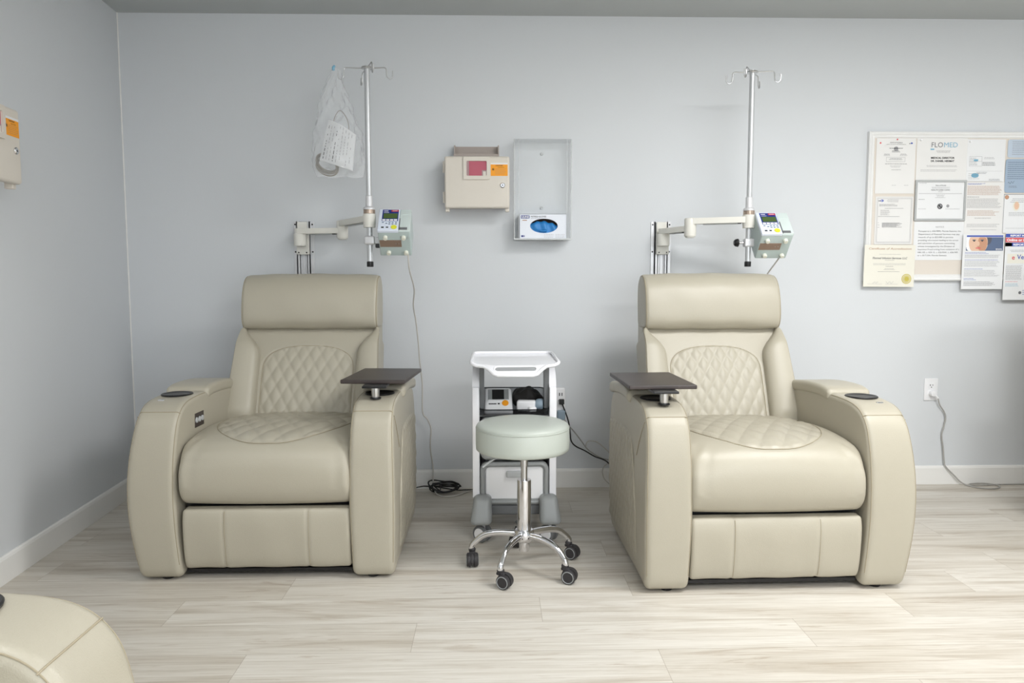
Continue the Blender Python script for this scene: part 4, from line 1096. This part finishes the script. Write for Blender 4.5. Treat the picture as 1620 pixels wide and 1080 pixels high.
# ------------------------------------------------------------------ notice board
BX0, BX1, BZ0, BZ1 = 1.948, 3.60, 1.098, 1.868
t = thing('notice_board', 'white framed notice board on the back wall covered in pinned papers', 'notice board', (0, WALL_Y, 0))
mb = MB(); mb.box(BX0 + 0.02, BX1 - 0.02, -0.014, 0, BZ0 + 0.02, BZ1 - 0.02); mb.build('fabric_panel', 'board', t, smooth=False)
FPR = [(0, 0), (0, -0.022), (0.006, -0.026), (0.013, -0.024), (0.020, -0.019), (0.027, -0.019), (0.033, -0.014), (0.033, 0)]
def mould(x0, z0, x1, z1, name):
    mb = MB(); vs = []
    d = Vector((x1 - x0, 0, z1 - z0)).normalized(); inn = Vector((-d.z, 0, d.x))
    for (px, pz), sgn in (((x0, z0), 1), ((x1, z1), -1)):
        for o_, y in FPR:
            p = Vector((px, y, pz)) + inn * o_ + d * (o_ * sgn); vs.append(p)
    n = len(FPR); mb.add(vs, [tuple(range(n)), tuple(range(2 * n - 1, n - 1, -1))] + [(i, (i + 1) % n, n + (i + 1) % n, n + i) for i in range(n)])
    mb.build(name, 'frame', t, smooth=False)
mould(BX0, BZ0, BX1, BZ0, 'frame'); mould(BX1, BZ0, BX1, BZ1, 'frame'); mould(BX1, BZ1, BX0, BZ1, 'frame'); mould(BX0, BZ1, BX0, BZ0, 'frame')

ly = [WALL_Y - 0.0150]
def paper(x0, z0, x1, z1, m, label, cat='paper', y=None, tilt=0.0, group='papers pinned to the notice board', rounded=0, curl=0.0):
    o = thing('notice', label, cat, ((x0 + x1) / 2, y if y else WALL_Y - 0.016, (z0 + z1) / 2), 0, group)
    o.rotation_euler.y = tilt
    W_, H2 = (x1 - x0) / 2, (z1 - z0) / 2
    mb = MB()
    if rounded: mb.plate(rrect(-W_, W_, -H2, H2, rounded), [], -0.0004, 0.0006, 'Y')
    else: mb.box(-W_, W_, -0.0004, 0.0006, -H2, H2)
    mb.build('sheet', m, o, smooth=False)
    return o, W_, H2
def pins(o, pts, m='white_ink'):
    for x, z in pts:
        mb = MB(); mb.lathe([(0.004, -0.001), (0.003, -0.006), (0.0045, -0.009), (0.001, -0.010)], (x, 0, z), 'Y', 12); mb.build('pin', m, o)
INK = ['ink', 'inkg', 'inkl', 'inkb', 'inklb', 'inkr', 'inkp', 'white_ink', 'gold', 'skin', 'skin2', 'hair', 'navyp', 'paper_c']
def printing(mb, o): mb.build('printing', INK, o, smooth=False, weld=False)

# 1 licence top left
o, a, b = paper(1.990, 1.551, 2.196, 1.834, 'paper_w', 'white licence sheet in the top left corner of the board, two red dots')
mb = MB(); mb.disc(-a + 0.020, b - 0.024, 0.0045, 5); mb.disc(0.005, b - 0.006, 0.0042, 5, n=16); mb.disc(a - 0.022, b - 0.025, 0.0055, 3, rz=0.004); mb.disc(a - 0.032, b - 0.027, 0.004, 1, rz=0.002)
mb.text('STATE OF FLORIDA', 0.0075, 0, b - 0.025, 1, bold=.0001); mb.text('AGENCY FOR HEALTH CARE ADMINISTRATION', 0.0048, 0, b - 0.033, 1)
mb.lines(-0.035, 0.035, b - 0.055, b - 0.047, 1, 1, 0.003, 0, align='C'); mb.disc(0, b - 0.054, 0.012, 2); mb.lines(-0.022, 0.022, b - 0.072, b - 0.062, 2, 0, 0.002, 0.3, align='C')
mb.lines(-0.065, -0.030, b - 0.090, b - 0.078, 3, 2, align='C'); mb.lines(0.02, 0.06, b - 0.090, b - 0.078, 3, 2, align='C')
for x0, z0, x1, z1 in ((-0.05, b - 0.12, 0.05, b - 0.119), (-0.05, b - 0.098, 0.05, b - 0.097), (-0.05, b - 0.12, -0.049, b - 0.097), (0.049, b - 0.12, 0.05, b - 0.097)): mb.rect(x0, z0, x1, z1, 2)
mb.lines(-0.035, 0.035, b - 0.112, b - 0.100, 2, 1, align='C'); mb.lines(-0.055, 0.06, b - 0.134, b - 0.127, 1, 1, 0.002, 0); mb.lines(-0.03, 0.03, b - 0.15, b - 0.138, 2, 2, align='C'); mb.lines(-0.02, 0.03, b - 0.165, b - 0.158, 1, 1, 0.0015, 0, align='C')
mb.lines(-0.015, 0.01, -b + 0.04, -b + 0.045, 1, 2); mb.lines(0.05, 0.075, -b + 0.04, -b + 0.045, 1, 2)
printing(mb, o)
# 2 clinic letterhead
o, a, b = paper(2.203, 1.556, 2.470, 1.835, 'paper_w', 'white letterhead sheet reading FLOMED and MEDICAL DIRECTOR, top row of the board', y=WALL_Y - 0.0155)
mb = MB(); mb.text('FLO', 0.036, -0.060, b - 0.046, 1, align='LEFT', fit=0.060); mb.text('MED', 0.036, 0.006, b - 0.046, 4, align='LEFT', fit=0.072)
mb.rect(-0.062, b - 0.060, -0.042, b - 0.053, 4); mb.lines(-0.035, 0.05, b - 0.075, b - 0.062, 3, 2, 0.0014, 0.4, align='C')
mb.text('MEDICAL DIRECTOR', 0.0135, 0.004, b - 0.105, 0, bold=.0003, fit=0.124); mb.text('DR. DANIEL HEKMAT', 0.0135, 0.004, b - 0.121, 0, bold=.0003, fit=0.124)
mb.lines(-0.08, 0.085, b - 0.148, b - 0.137, 2, 2, 0.0014, 0.1, align='C'); mb.lines(-0.11, 0.115, b - 0.172, b - 0.158, 2, 2, 0.0014, 0.2)
printing(mb, o); pins(o, [(-0.115, b - 0.01)])
# 3 silver framed licence
o = thing('framed_licence', 'silver framed health care clinic licence below the letterhead sheet', 'framed licence', (2.336, WALL_Y - 0.017, 1.515), 0, 'papers pinned to the notice board')
mb = MB(); mb.plate([(-0.135, -0.105), (0.135, -0.105), (0.135, 0.105), (-0.135, 0.105)], [[(-0.125, -0.094), (0.125, -0.094), (0.125, 0.095), (-0.125, 0.095)]], -0.007, 0.0, 'Y'); mb.build('frame', 'frame_sil', o, smooth=False)
mb = MB(); mb.box(-0.126, 0.126, -0.002, 0, -0.095, 0.096); mb.build('sheet', 'paper', o, smooth=False)
mb = MB(); Y = -0.0028
mb.lines(-0.115, -0.065, 0.086, 0.092, 1, 2, y=Y); mb.text('State of Florida', 0.009, 0, 0.075, 1, Y, bold=.0001); mb.lines(-0.05, 0.05, 0.062, 0.071, 2, 2, 0.0014, 0.1, Y, 'C')
mb.text('HEALTH CARE CLINIC', 0.0105, 0, 0.051, 0, Y, fit=0.10); mb.lines(-0.015, 0.015, 0.043, 0.048, 1, 2, y=Y, align='C'); mb.lines(-0.115, 0.115, 0.034, 0.038, 1, 1, 0.0012, 0, Y, words=False)
mb.lines(-0.03, 0.03, 0.012, 0.032, 4, 2, 0.0013, 0.4, Y, 'C'); mb.lines(-0.115, -0.075, 0.004, 0.008, 1, 1, y=Y)
mb.disc(0.0, -0.030, 0.014, 0, Y, 24); mb.disc(0.0, -0.030, 0.0105, 2, Y - .0003, 20); mb.disc(-0.003, -0.027, 0.005, 0, Y - .0006, 12); mb.disc(0.005, -0.034, 0.004, 0, Y - .0006, 12)
mb.disc(0.042, -0.028, 0.008, 2, Y, 18); mb.lines(-0.115, -0.06, -0.046, -0.040, 1, 2, y=Y); mb.lines(0.03, 0.115, -0.046, -0.040, 1, 2, y=Y)
printing(mb, o)
# 4 bordered form
o, a, b = paper(1.996, 1.288, 2.196, 1.536, 'paper_w', 'white bordered form with small blue logo, left side of the board under the licence sheet')
mb = MB(); 
for q in (0.008, 0.012):
    for (x0, z0, x1, z1) in ((-a + q, -b + q, a - q, -b + q + .0009), (-a + q, b - q, a - q, b - q + .0009), (-a + q, -b + q, -a + q + .0009, b - q), (a - q, -b + q, a - q + .0009, b - q)): mb.rect(x0, z0, x1, z1, 2)
mb.disc(-a + 0.034, b - 0.022, 0.008, 3, rz=0.006); mb.disc(-a + 0.032, b - 0.0225, 0.0035, 7, y=-0.0016, rz=0.002); mb.rect(-a + 0.014, b - 0.025, -a + 0.026, b - 0.021, 1)
mb.lines(-0.045, 0.03, b - 0.03, b - 0.014, 3, 2, align='C'); mb.lines(-0.08, 0.07, b - 0.052, b - 0.038, 3, 1, 0.0014, 0.5); mb.lines(-0.05, 0.05, b - 0.064, b - 0.058, 1, 1, 0.0015, 0, align='C')
mb.lines(-0.072, -0.02, b - 0.098, b - 0.068, 6, 2); mb.lines(-0.085, 0.06, b - 0.106, b - 0.101, 1, 1); mb.lines(-0.062, 0.05, b - 0.16, b - 0.135, 7, 1, 0.0018, 0.3)
mb.lines(-0.085, -0.075, b - 0.165, b - 0.13, 3, 2, short=0); 
printing(mb, o)
# 5 notice
o, a, b = paper(2.207, 1.206, 2.478, 1.407, 'paper', 'white sheet headed NOTICE in the board\'s lower middle, under the silver frame', y=WALL_Y - 0.0152)
mb = MB(); mb.text('NOTICE', 0.011, 0.0, b - 0.032, 2, fit=0.044)
body = ['Pursuant to s. 626.9892, Florida Statutes, the', 'Department of Financial Services may pay', 'rewards of up to $25,000 to persons', 'providing information leading to the arrest', 'and conviction of persons committing', 'crimes investigated by the Division of', 'Insurance Fraud arising from violations of s.', '440.105, s. 624.15, s. 626.9541, s. 626.989,', 'or s. 817.234, Florida Statutes.']
for i, l in enumerate(body): mb.text(l, 0.0112, -0.113, b - 0.054 - 0.0158 * i, 1, align='LEFT', fit=0.226 * [1.0, .97, .82, .95, .87, .87, .98, .96, .70][i])
printing(mb, o)
# 6 cream certificate overlapping frame corner
o, a, b = paper(1.940, 1.066, 2.209, 1.284, 'paper_c', 'cream certificate with a gold seal, overhanging the board\'s lower left corner', y=WALL_Y - 0.030, tilt=rad(0.4))
mb = MB(); mb.text('Certificate of Accreditation', 0.0145, 0, b - 0.024, 6, shear=0.15, fit=0.225)
mb.lines(-0.055, 0.06, b - 0.051, b - 0.046, 1, 2, 0.0013, 0, align='C'); mb.text('Flomed Infusion Services LLC', 0.0145, 0.0, b - 0.073, 1, shear=0.25, fit=0.185, bold=.0002); mb.lines(-0.03, 0.03, b - 0.082, b - 0.077, 1, 2, align='C')
mb.lines(-0.09, 0.09, b - 0.106, b - 0.094, 2, 2, 0.0013, 0.2, align='C'); mb.lines(-0.02, 0.02, b - 0.114, b - 0.108, 1, 1, align='C', short=0); mb.lines(-0.03, 0.03, b - 0.132, b - 0.12, 2, 2, align='C'); mb.lines(-0.06, 0.055, b - 0.142, b - 0.136, 1, 1, 0.0013, 0, align='C')
mb.stroke([(x, -b + 0.022 + 0.004 * math.sin(x * 400)) for x in [-0.085 + 0.002 * i for i in range(16)]], 0.0005, 2); mb.stroke([(x, -b + 0.022 + 0.005 * math.sin(x * 330)) for x in [-0.015 + 0.002 * i for i in range(22)]], 0.0005, 2)
mb.rect(-0.112, -b + 0.014, -0.035, -b + 0.0148, 2); mb.rect(-0.018, -b + 0.014, 0.05, -b + 0.0148, 2)
mb.disc(0.094, -b + 0.042, 0.026, 8); mb.disc(0.094, -b + 0.042, 0.0215, 13, -0.0016); mb.disc(0.094, -b + 0.042, 0.019, 8, -0.002); mb.disc(0.094, -b + 0.042, 0.015, 13, -0.0024); mb.disc(0.094, -b + 0.042, 0.0135, 8, -0.0028)
printing(mb, o)
# 7 long sheet with two cards
o, a, b = paper(2.470, 1.613, 2.672, 1.830, 'paper', 'white sheet with copies of two small cards, top row right of the letterhead')
mb = MB()
for (x0, z0, x1, z1) in ((-0.088, b - 0.138, -0.022, b - 0.088),):
    for r_ in ((x0, z0, x1, z0 + .001), (x0, z1, x1, z1 + .001), (x0, z0, x0 + .001, z1), (x1, z0, x1 + .001, z1), (x0, z0 + .025, x1, z0 + .026)): mb.rect(*r_, 2)
    mb.lines(x0 + .004, x1 - .02, z0 + .004, z1 - .004, 5, 1)
mb.rect(-0.065, b - 0.112, -0.042, b - 0.102, 4)
mb.lines(-0.010, 0.045, b - 0.102, b - 0.090, 2, 2, align='C'); mb.lines(-0.018, 0.05, b - 0.136, b - 0.115, 4, 1, 0.002, 0.05)
mb.lines(-0.05, 0.01, b - 0.178, b - 0.166, 2, 1, align='C'); mb.disc(-0.055, -b + 0.032, 0.02, 4, rz=0.012); mb.lines(-0.09, -0.03, -b + .01, -b + .045, 4, 2); mb.lines(0.02, 0.08, -b + 0.004, -b + 0.016, 2, 1, short=0.05); mb.rect(-0.1, b - 0.163, 0.09, b - 0.1624, 2); mb.rect(-0.095, -b + 0.003, 0.09, -b + 0.0036, 2)
printing(mb, o); pins(o, [(-0.09, b - 0.012)])
# 8 typed sheet
o, a, b = paper(2.472, 1.325, 2.678, 1.611, 'paper_w', 'closely typed white sheet between the framed licence and the flag-marked sheet', y=WALL_Y - 0.0158)
mb = MB(); mb.lines(-0.095, 0.01, b - 0.014, b - 0.005, 2, 3, 0.0016, 0.4); mb.lines(-0.095, 0.09, b - 0.068, b - 0.018, 9, 6, 0.0017, 0.12); mb.lines(-0.095, -0.03, b - 0.080, b - 0.074, 1, 1, 0.002, 0)
mb.lines(-0.095, 0.09, b - 0.135, b - 0.084, 9, 2, 0.0017, 0.12); mb.lines(-0.09, 0.08, b - 0.175, b - 0.145, 5, 6, 0.0017, 0.2); mb.lines(-0.05, 0.04, b - 0.19, b - 0.183, 1, 1, 0.0016, 0, align='C'); mb.lines(-0.09, 0.085, b - 0.235, b - 0.215, 3, 2, 0.0017, 0.2); mb.lines(-0.07, 0.07, b - 0.25, b - 0.244, 1, 2, short=0, align='C')
printing(mb, o)
# 9 poster with printed portrait
o, a, b = paper(2.462, 1.053, 2.682, 1.340, 'paper', 'white flyer with a large cropped portrait photo, hanging below the board', y=WALL_Y - 0.0300)
mb = MB(); mb.rect(-a + 0.018, b - 0.014, a - 0.008, b - 0.006, 3)
x0, x1, z0, z1 = -a + 0.016, a - 0.006, b - 0.086, b - 0.016
mb.rect(x0, z0, x1, z1, 12)
def clipd(cx, cz, rx, rz, mi, y, n=30):
    mb.quad([(max(x0, min(x1, cx + rx * math.cos(2 * PI * k / n))), y, max(z0, min(z1, cz + rz * math.sin(2 * PI * k / n)))) for k in range(n)], mi)
clipd(x0 + 0.055, z1 - 0.02, 0.062, 0.075, 7, -0.0014); clipd(x0 + 0.105, z1 - 0.012, 0.030, 0.03, 11, -0.0016)
clipd(x0 + 0.064, z1 - 0.028, 0.050, 0.060, 9, -0.0018); clipd(x0 + 0.086, z1 - 0.034, 0.026, 0.042, 10, -0.0020)
clipd(x0 + 0.064, z1 - 0.034, 0.007, 0.013, 9, -0.0024); clipd(x0 + 0.041, z1 - 0.015, 0.010, 0.0028, 11, -0.0026); clipd(x0 + 0.084, z1 - 0.015, 0.010, 0.0028, 11, -0.0026)
clipd(x0 + 0.041, z1 - 0.020, 0.005, 0.0022, 0, -0.0026); clipd(x0 + 0.084, z1 - 0.020, 0.005, 0.0022, 0, -0.0026); clipd(x0 + 0.064, z1 - 0.056, 0.015, 0.003, 5, -0.0026); clipd(x0 + 0.064, z1 - 0.047, 0.009, 0.0018, 10, -0.0026)
mb.lines(x1 - 0.04, x1 - 0.004, z0 + 0.003, z0 + 0.012, 2, 7, 0.0022, 0.1, -0.0028)
mb.lines(-a + 0.012, a - 0.06, b - 0.104, b - 0.092, 2, 3, 0.0018, 0.3); mb.lines(-a + 0.012, a - 0.012, b - 0.124, b - 0.106, 4, 2, 0.0014, 0.1)
mb.lines(-a + 0.012, a - 0.03, b - 0.137, b - 0.131, 1, 3, 0.0018, 0); mb.lines(-a + 0.012, a - 0.012, b - 0.170, b - 0.139, 6, 2, 0.0014, 0.15); mb.lines(-a + 0.012, -0.0, b - 0.184, b - 0.178, 1, 3, 0.0018, 0)
mb.lines(-a + 0.012, a - 0.012, b - 0.222, b - 0.186, 7, 2, 0.0014, 0.2); mb.lines(-a + 0.012, -0.03, b - 0.242, b - 0.228, 2, 3, 0.0018, 0.2); mb.lines(-a + 0.012, a - 0.03, b - 0.270, b - 0.246, 5, 1, 0.0014, 0.2)
printing(mb, o)
# 10 / 11 blue certificates in the corner
o, a, b = paper(2.684, 1.737, 2.90, 1.830, 'paper_lb', 'pale blue card in the board\'s top right, above the deeper blue one', rounded=0.012)
mb = MB(); mb.lines(-0.085, 0.09, -0.035, 0.04, 7, 1, 0.0016, 0.4); printing(mb, o)
o, a, b = paper(2.676, 1.556, 2.90, 1.730, 'paper_b', 'blue card with a slanting signature at the right edge, under the pale blue one', y=WALL_Y - 0.0172, rounded=0.014)
mb = MB(); mb.lines(-0.100, 0.09, -0.02, 0.075, 9, 0, 0.0014, 0.5); mb.stroke([(-0.095 + 0.003 * i, -0.038 + 0.006 * math.sin(i * 1.3) + i * 0.0006) for i in range(12)], 0.0006, 0); mb.lines(-0.09, -0.04, -0.062, -0.05, 2, 1); printing(mb, o)
# 12 sheet with orange emblem
o, a, b = paper(2.676, 1.348, 2.90, 1.549, 'paper', 'white sheet with a round orange emblem at the right edge of the photo', y=WALL_Y - 0.0165)
mb = MB()
for (x0, z0, x1, z1) in ((-a + .001, -b, -a + .0028, b), (-a, b - .0028, a, b - .001)): mb.rect(x0, z0, x1, z1, 1)
mb.disc(-a + 0.016, b - 0.016, 0.011, 6); mb.disc(-a + 0.016, b - 0.016, 0.007, 10, -0.0016); mb.lines(-a + 0.028, a - 0.01, b - 0.045, b - 0.02, 3, 1, 0.0016, 0.2, align='C')
mb.disc(-a + 0.068, b - 0.062, 0.019, 13, rz=0.026); mb.disc(-a + 0.070, b - 0.060, 0.013, 9, -0.0016, rz=0.020); mb.lines(-a + 0.03, a - 0.01, b - 0.115, b - 0.092, 3, 1, 0.0014, 0.2)
mb.lines(-a + 0.018, a - 0.03, -b + 0.018, -b + 0.03, 1, 2, 0.0014)
printing(mb, o)
# 13 work-eligibility poster
o, a, b = paper(2.686, 0.996, 2.905, 1.346, 'paper', 'white poster with red and blue banner text at the right edge, lowest of all papers', y=WALL_Y - 0.0320)
mb = MB(); mb.rect(-a - 0.0, b - 0.022, a, b - 0.004, 3); mb.rect(-a, b - 0.048, a, b - 0.024, 5); mb.rect(-a, b - 0.069, a, b - 0.050, 3); mb.rect(-a, b - 0.069, -a + 0.036, b - 0.050, 12)
mb.text('REPORT MEDICAID FRAUD', 0.0135, -a + 0.024, b - 0.018, 7, align='LEFT', bold=.0006, fit=0.19); mb.text('Online or 866-966-7226', 0.0175, -a + 0.006, b - 0.042, 7, align='LEFT', bold=.0006, fit=0.205); mb.text('REPORTAR FRAUDE', 0.0135, -a + 0.042, b - 0.065, 7, align='LEFT', bold=.0006, fit=0.16)
mb.lines(-a + 0.02, a - 0.03, b - 0.10, b - 0.086, 2, 1, 0.0016, 0.2, align='C')
mb.rect(-a + 0.014, b - 0.158, a - 0.014, b - 0.108, 13); mb.text('e', 0.034, -a + 0.046, b - 0.138, 5, y=-0.002, bold=.0006); mb.text('Verify', 0.034, -a + 0.066, b - 0.136, 3, y=-0.002, align='LEFT', bold=.0004)
mb.lines(-a + 0.01, -0.012, b - 0.245, b - 0.168, 15, 2, 0.0016, 0.1); mb.lines(-0.002, a - 0.012, b - 0.245, b - 0.168, 15, 2, 0.0016, 0.1); mb.lines(-a + 0.01, -0.012, b - 0.258, b - 0.250, 1, 5, 0.0016); mb.lines(-a + 0.01, -0.012, b - 0.28, b - 0.262, 3, 4, 0.0016)
mb.disc(-0.018, b - 0.312, 0.008, 1); mb.lines(-0.005, 0.06, b - 0.325, b - 0.295, 3, 3, 0.002, 0.2)
printing(mb, o)

# ------------------------------------------------------------------ outlet, wall tap, plugs, cords
def outlet_cover(name, x, z, label):
    t = thing(name, label, 'wall outlet', (x, WALL_Y, z))
    mb = MB(); mb.rbox(-0.037, 0.037, -0.006, 0, -0.060, 0.060, 0.003, 1, 2); pl = mb.build('cover_plate', 'white', t)
    for zc in (0.020, -0.020):
        mb = MB(); mb.rbox(-0.017, 0.017, -0.008, -0.004, zc - 0.0145, zc + 0.0145, 0.002); rc = mb.build('receptacle', 'white', pl)
        mb = MB(); mb.box(-0.0085, -0.0055, -0.0088, -0.007, zc - 0.0005, zc + 0.0075); mb.box(0.0055, 0.008, -0.0088, -0.007, zc + 0.0005, zc + 0.007); mb.lathe([(0.0026, -0.0088), (0.0026, -0.007)], (0, 0, zc - 0.0075), 'Y', 10); mb.build('slots', 'black', rc)
    return t
outlet_cover('wall_outlet', 2.343, 0.517, 'white duplex wall outlet low on the wall right of the right recliner')
t = thing('plug', 'white round plug pushed into the lower socket of the wall outlet', 'plug', (2.345, WALL_Y - 0.0088, 0.497))
mb = MB(); mb.lathe([(0.016, 0), (0.017, -0.012), (0.014, -0.022), (0.001, -0.024)], (0, 0, 0), 'Y', 24); mb.tube([(0, -0.012, 0), (0.012, -0.020, -0.012), (0.022, -0.022, -0.024)], 0.005, 10, smooth=4); mb.build('plug_body', 'white', t)
mb = MB(); y = WALL_Y
P = [(2.367, y - 0.031, 0.473), (2.385, y - 0.02, 0.435), (2.412, y - 0.015, 0.40), (2.424, y - 0.014, 0.365), (2.418, y - 0.013, 0.32), (2.408, y - 0.013, 0.27), (2.418, y - 0.015, 0.20), (2.425, y - 0.018, 0.13), (2.432, y - 0.022, 0.10), (2.475, y - 0.028, 0.055),
     (2.520, y - 0.035, 0.012), (2.56, y - 0.09, 0.004), (2.63, y - 0.115, 0.004), (2.69, y - 0.085, 0.004), (2.69, y - 0.045, 0.006), (2.63, y - 0.025, 0.008), (2.57, y - 0.028, 0.006), (2.555, y - 0.045, 0.005), (2.60, y - 0.055, 0.006), (2.75, y - 0.035, 0.004), (3.1, y - 0.03, 0.004)]
mb.tube(P, 0.0034, 8, smooth=8)
tag(mb.build('power_cord', 'cord_g'), 'grey white power cord hanging from the outlet and looping on the floor', 'power cord')
t = thing('wall_tap', 'white multi-socket wall tap partly hidden behind the trolley\'s right side', 'wall tap', (0.325, WALL_Y, 0.446))
mb = MB(); mb.rbox(-0.050, 0.050, -0.036, 0, -0.092, 0.094, 0.010, 1, 4); tb = mb.build('housing', 'white', t)
mb = MB()
for x in (0.017, 0.030): mb.box(x, x + 0.0045, -0.037, -0.035, 0.052, 0.068)
for z in (0.022, -0.045, -0.075): mb.box(0.012, 0.0145, -0.037, -0.035, z, z + 0.009); mb.box(0.024, 0.0265, -0.037, -0.035, z, z + 0.009)
mb.build('slots', 'black', tb, smooth=False)
t = thing('plug', 'small square black plug in the white wall tap', 'plug', (0.355, WALL_Y - 0.0375, 0.468))
mb = MB(); mb.rbox(-0.013, 0.013, -0.020, 0, -0.013, 0.014, 0.003); mb.build('plug_body', 'cord_b', t)
t = thing('plug', 'grey blue plug below the black one in the white wall tap', 'plug', (0.352, WALL_Y - 0.0375, 0.400))
mb = MB(); mb.rbox(-0.021, 0.021, -0.026, 0, -0.028, 0.024, 0.008, 1, 4); mb.build('plug_body', 'bluegrey', t)
mb = MB(); mb.tube([(0.357, y - 0.052, 0.458), (0.372, y - 0.048, 0.42), (0.388, y - 0.04, 0.375), (0.396, y - 0.04, 0.34), (0.40, y - 0.05, 0.30), (0.405, y - 0.06, 0.262), (0.43, y - 0.05, 0.232), (0.48, y - 0.04, 0.205), (0.53, y - 0.04, 0.175), (0.575, y - 0.05, 0.160), (0.60, y - 0.06, 0.145), (0.66, y - 0.08, 0.09), (0.75, y - 0.10, 0.02), (0.9, y - 0.12, 0.005)], 0.0036, 8, smooth=7)
tag(mb.build('power_cord', 'cord_b'), 'black power cord sagging from the wall tap towards the right recliner', 'power cord')
mb = MB(); mb.tube([(0.362, y - 0.06, 0.385), (0.385, y - 0.05, 0.35), (0.42, y - 0.03, 0.31), (0.462, y - 0.025, 0.255), (0.485, y - 0.025, 0.222), (0.51, y - 0.03, 0.198), (0.56, y - 0.035, 0.168), (0.61, y - 0.04, 0.155), (0.66, y - 0.05, 0.16), (0.74, y - 0.05, 0.22), (0.82, y - 0.05, 0.30)], 0.0030, 8, smooth=7)
tag(mb.build('power_cord', 'cord_g'), 'grey power cord running diagonally from the wall tap behind the right recliner', 'power cord')
mb = MB(); mb.tube([(0.487, y - 0.022, 0.222), (0.49, y - 0.02, 0.240), (0.505, y - 0.018, 0.252), (0.54, y - 0.018, 0.248), (0.575, y - 0.018, 0.225), (0.62, y - 0.02, 0.18), (0.64, y - 0.02, 0.15), (0.61, y - 0.02, 0.135), (0.582, y - 0.02, 0.11), (0.577, y - 0.022, 0.08), (0.59, y - 0.028, 0.045), (0.63, y - 0.04, 0.015), (0.70, y - 0.05, 0.004)], 0.0026, 8, smooth=7)
tag(mb.build('cable', 'cord_w'), 'thin pale cable curling up and then dropping behind the baseboard end by the right recliner', 'cable')
# left pump cord
mb = MB()
mb.tube([(-0.395, 3.40, 1.226), (-0.393, 3.43, 1.15), (-0.385, 3.55, 1.06), (-0.398, 3.62, 0.98), (-0.392, 3.67, 0.90), (-0.385, 3.70, 0.80), (-0.382, 3.73, 0.70), (-0.372, 3.76, 0.56), (-0.372, 3.76, 0.42), (-0.349, 3.77, 0.38), (-0.331, 3.775, 0.33), (-0.334, 3.775, 0.27), (-0.334, 3.775, 0.21),
         (-0.322, 3.77, 0.13), (-0.318, 3.73, 0.055), (-0.300, 3.68, 0.010), (-0.25, 3.635, 0.004), (-0.19, 3.66, 0.004), (-0.13, 3.73, 0.004), (-0.05, 3.77, 0.004)], 0.0034, 8, smooth=8)
tag(mb.build('power_cord', 'cord_w'), 'pale grey power cord hanging from the left pump down to the floor', 'power cord')
mb = MB()
mb.tube([(1.352, 3.40, 1.222), (1.345, 3.44, 1.19), (1.325, 3.50, 1.13), (1.312, 3.58, 1.05), (1.31, 3.68, 0.8), (1.30, 3.74, 0.4), (1.30, 3.74, 0.05)], 0.0034, 8, smooth=8)
tag(mb.build('power_cord', 'cord_w'), 'pale grey power cord dropping from the right pump behind the right recliner', 'power cord')
# black coiled cable by the baseboard
mb = MB(); pts = [(-0.45, 3.745, 0.012), (-0.38, 3.735, 0.030), (-0.34, 3.72, 0.035)]
for i in range(78):
    t_ = i / 78 * 2 * PI * 6.5; k = i / 78
    A_ = 0.070 + 0.012 * math.sin(t_ * 0.37 + 1)
    pts.append((-0.262 + A_ * math.cos(t_), 3.715 + 0.026 * math.sin(t_) * (1 + 0.3 * math.sin(t_ * .61)), 0.010 + 0.022 * (1 + math.sin(t_ + 0.4)) * (0.75 + 0.25 * math.sin(t_ * .43)) + 0.034 * max(0, -math.cos(t_)) * (0.55 + 0.45 * math.sin(t_ * 0.77)) ))
pts += [(-0.20, 3.735, 0.010), (-0.15, 3.75, 0.006), (-0.08, 3.75, 0.005), (0.0, 3.76, 0.005)]
mb.tube(pts, 0.0033, 6, smooth=4)
mb.tube([(-0.30 + 0.022 * math.cos(a), 3.71 + 0.02 * math.sin(a) * .4, 0.03 + 0.022 * math.sin(a)) for a in [2 * PI * k / 16 for k in range(16)]], 0.0028, 6, closed=True)
tag(mb.build('coiled_cord', 'cord_b'), 'black power cord coiled on the floor between the left recliner and the trolley', 'power cord')
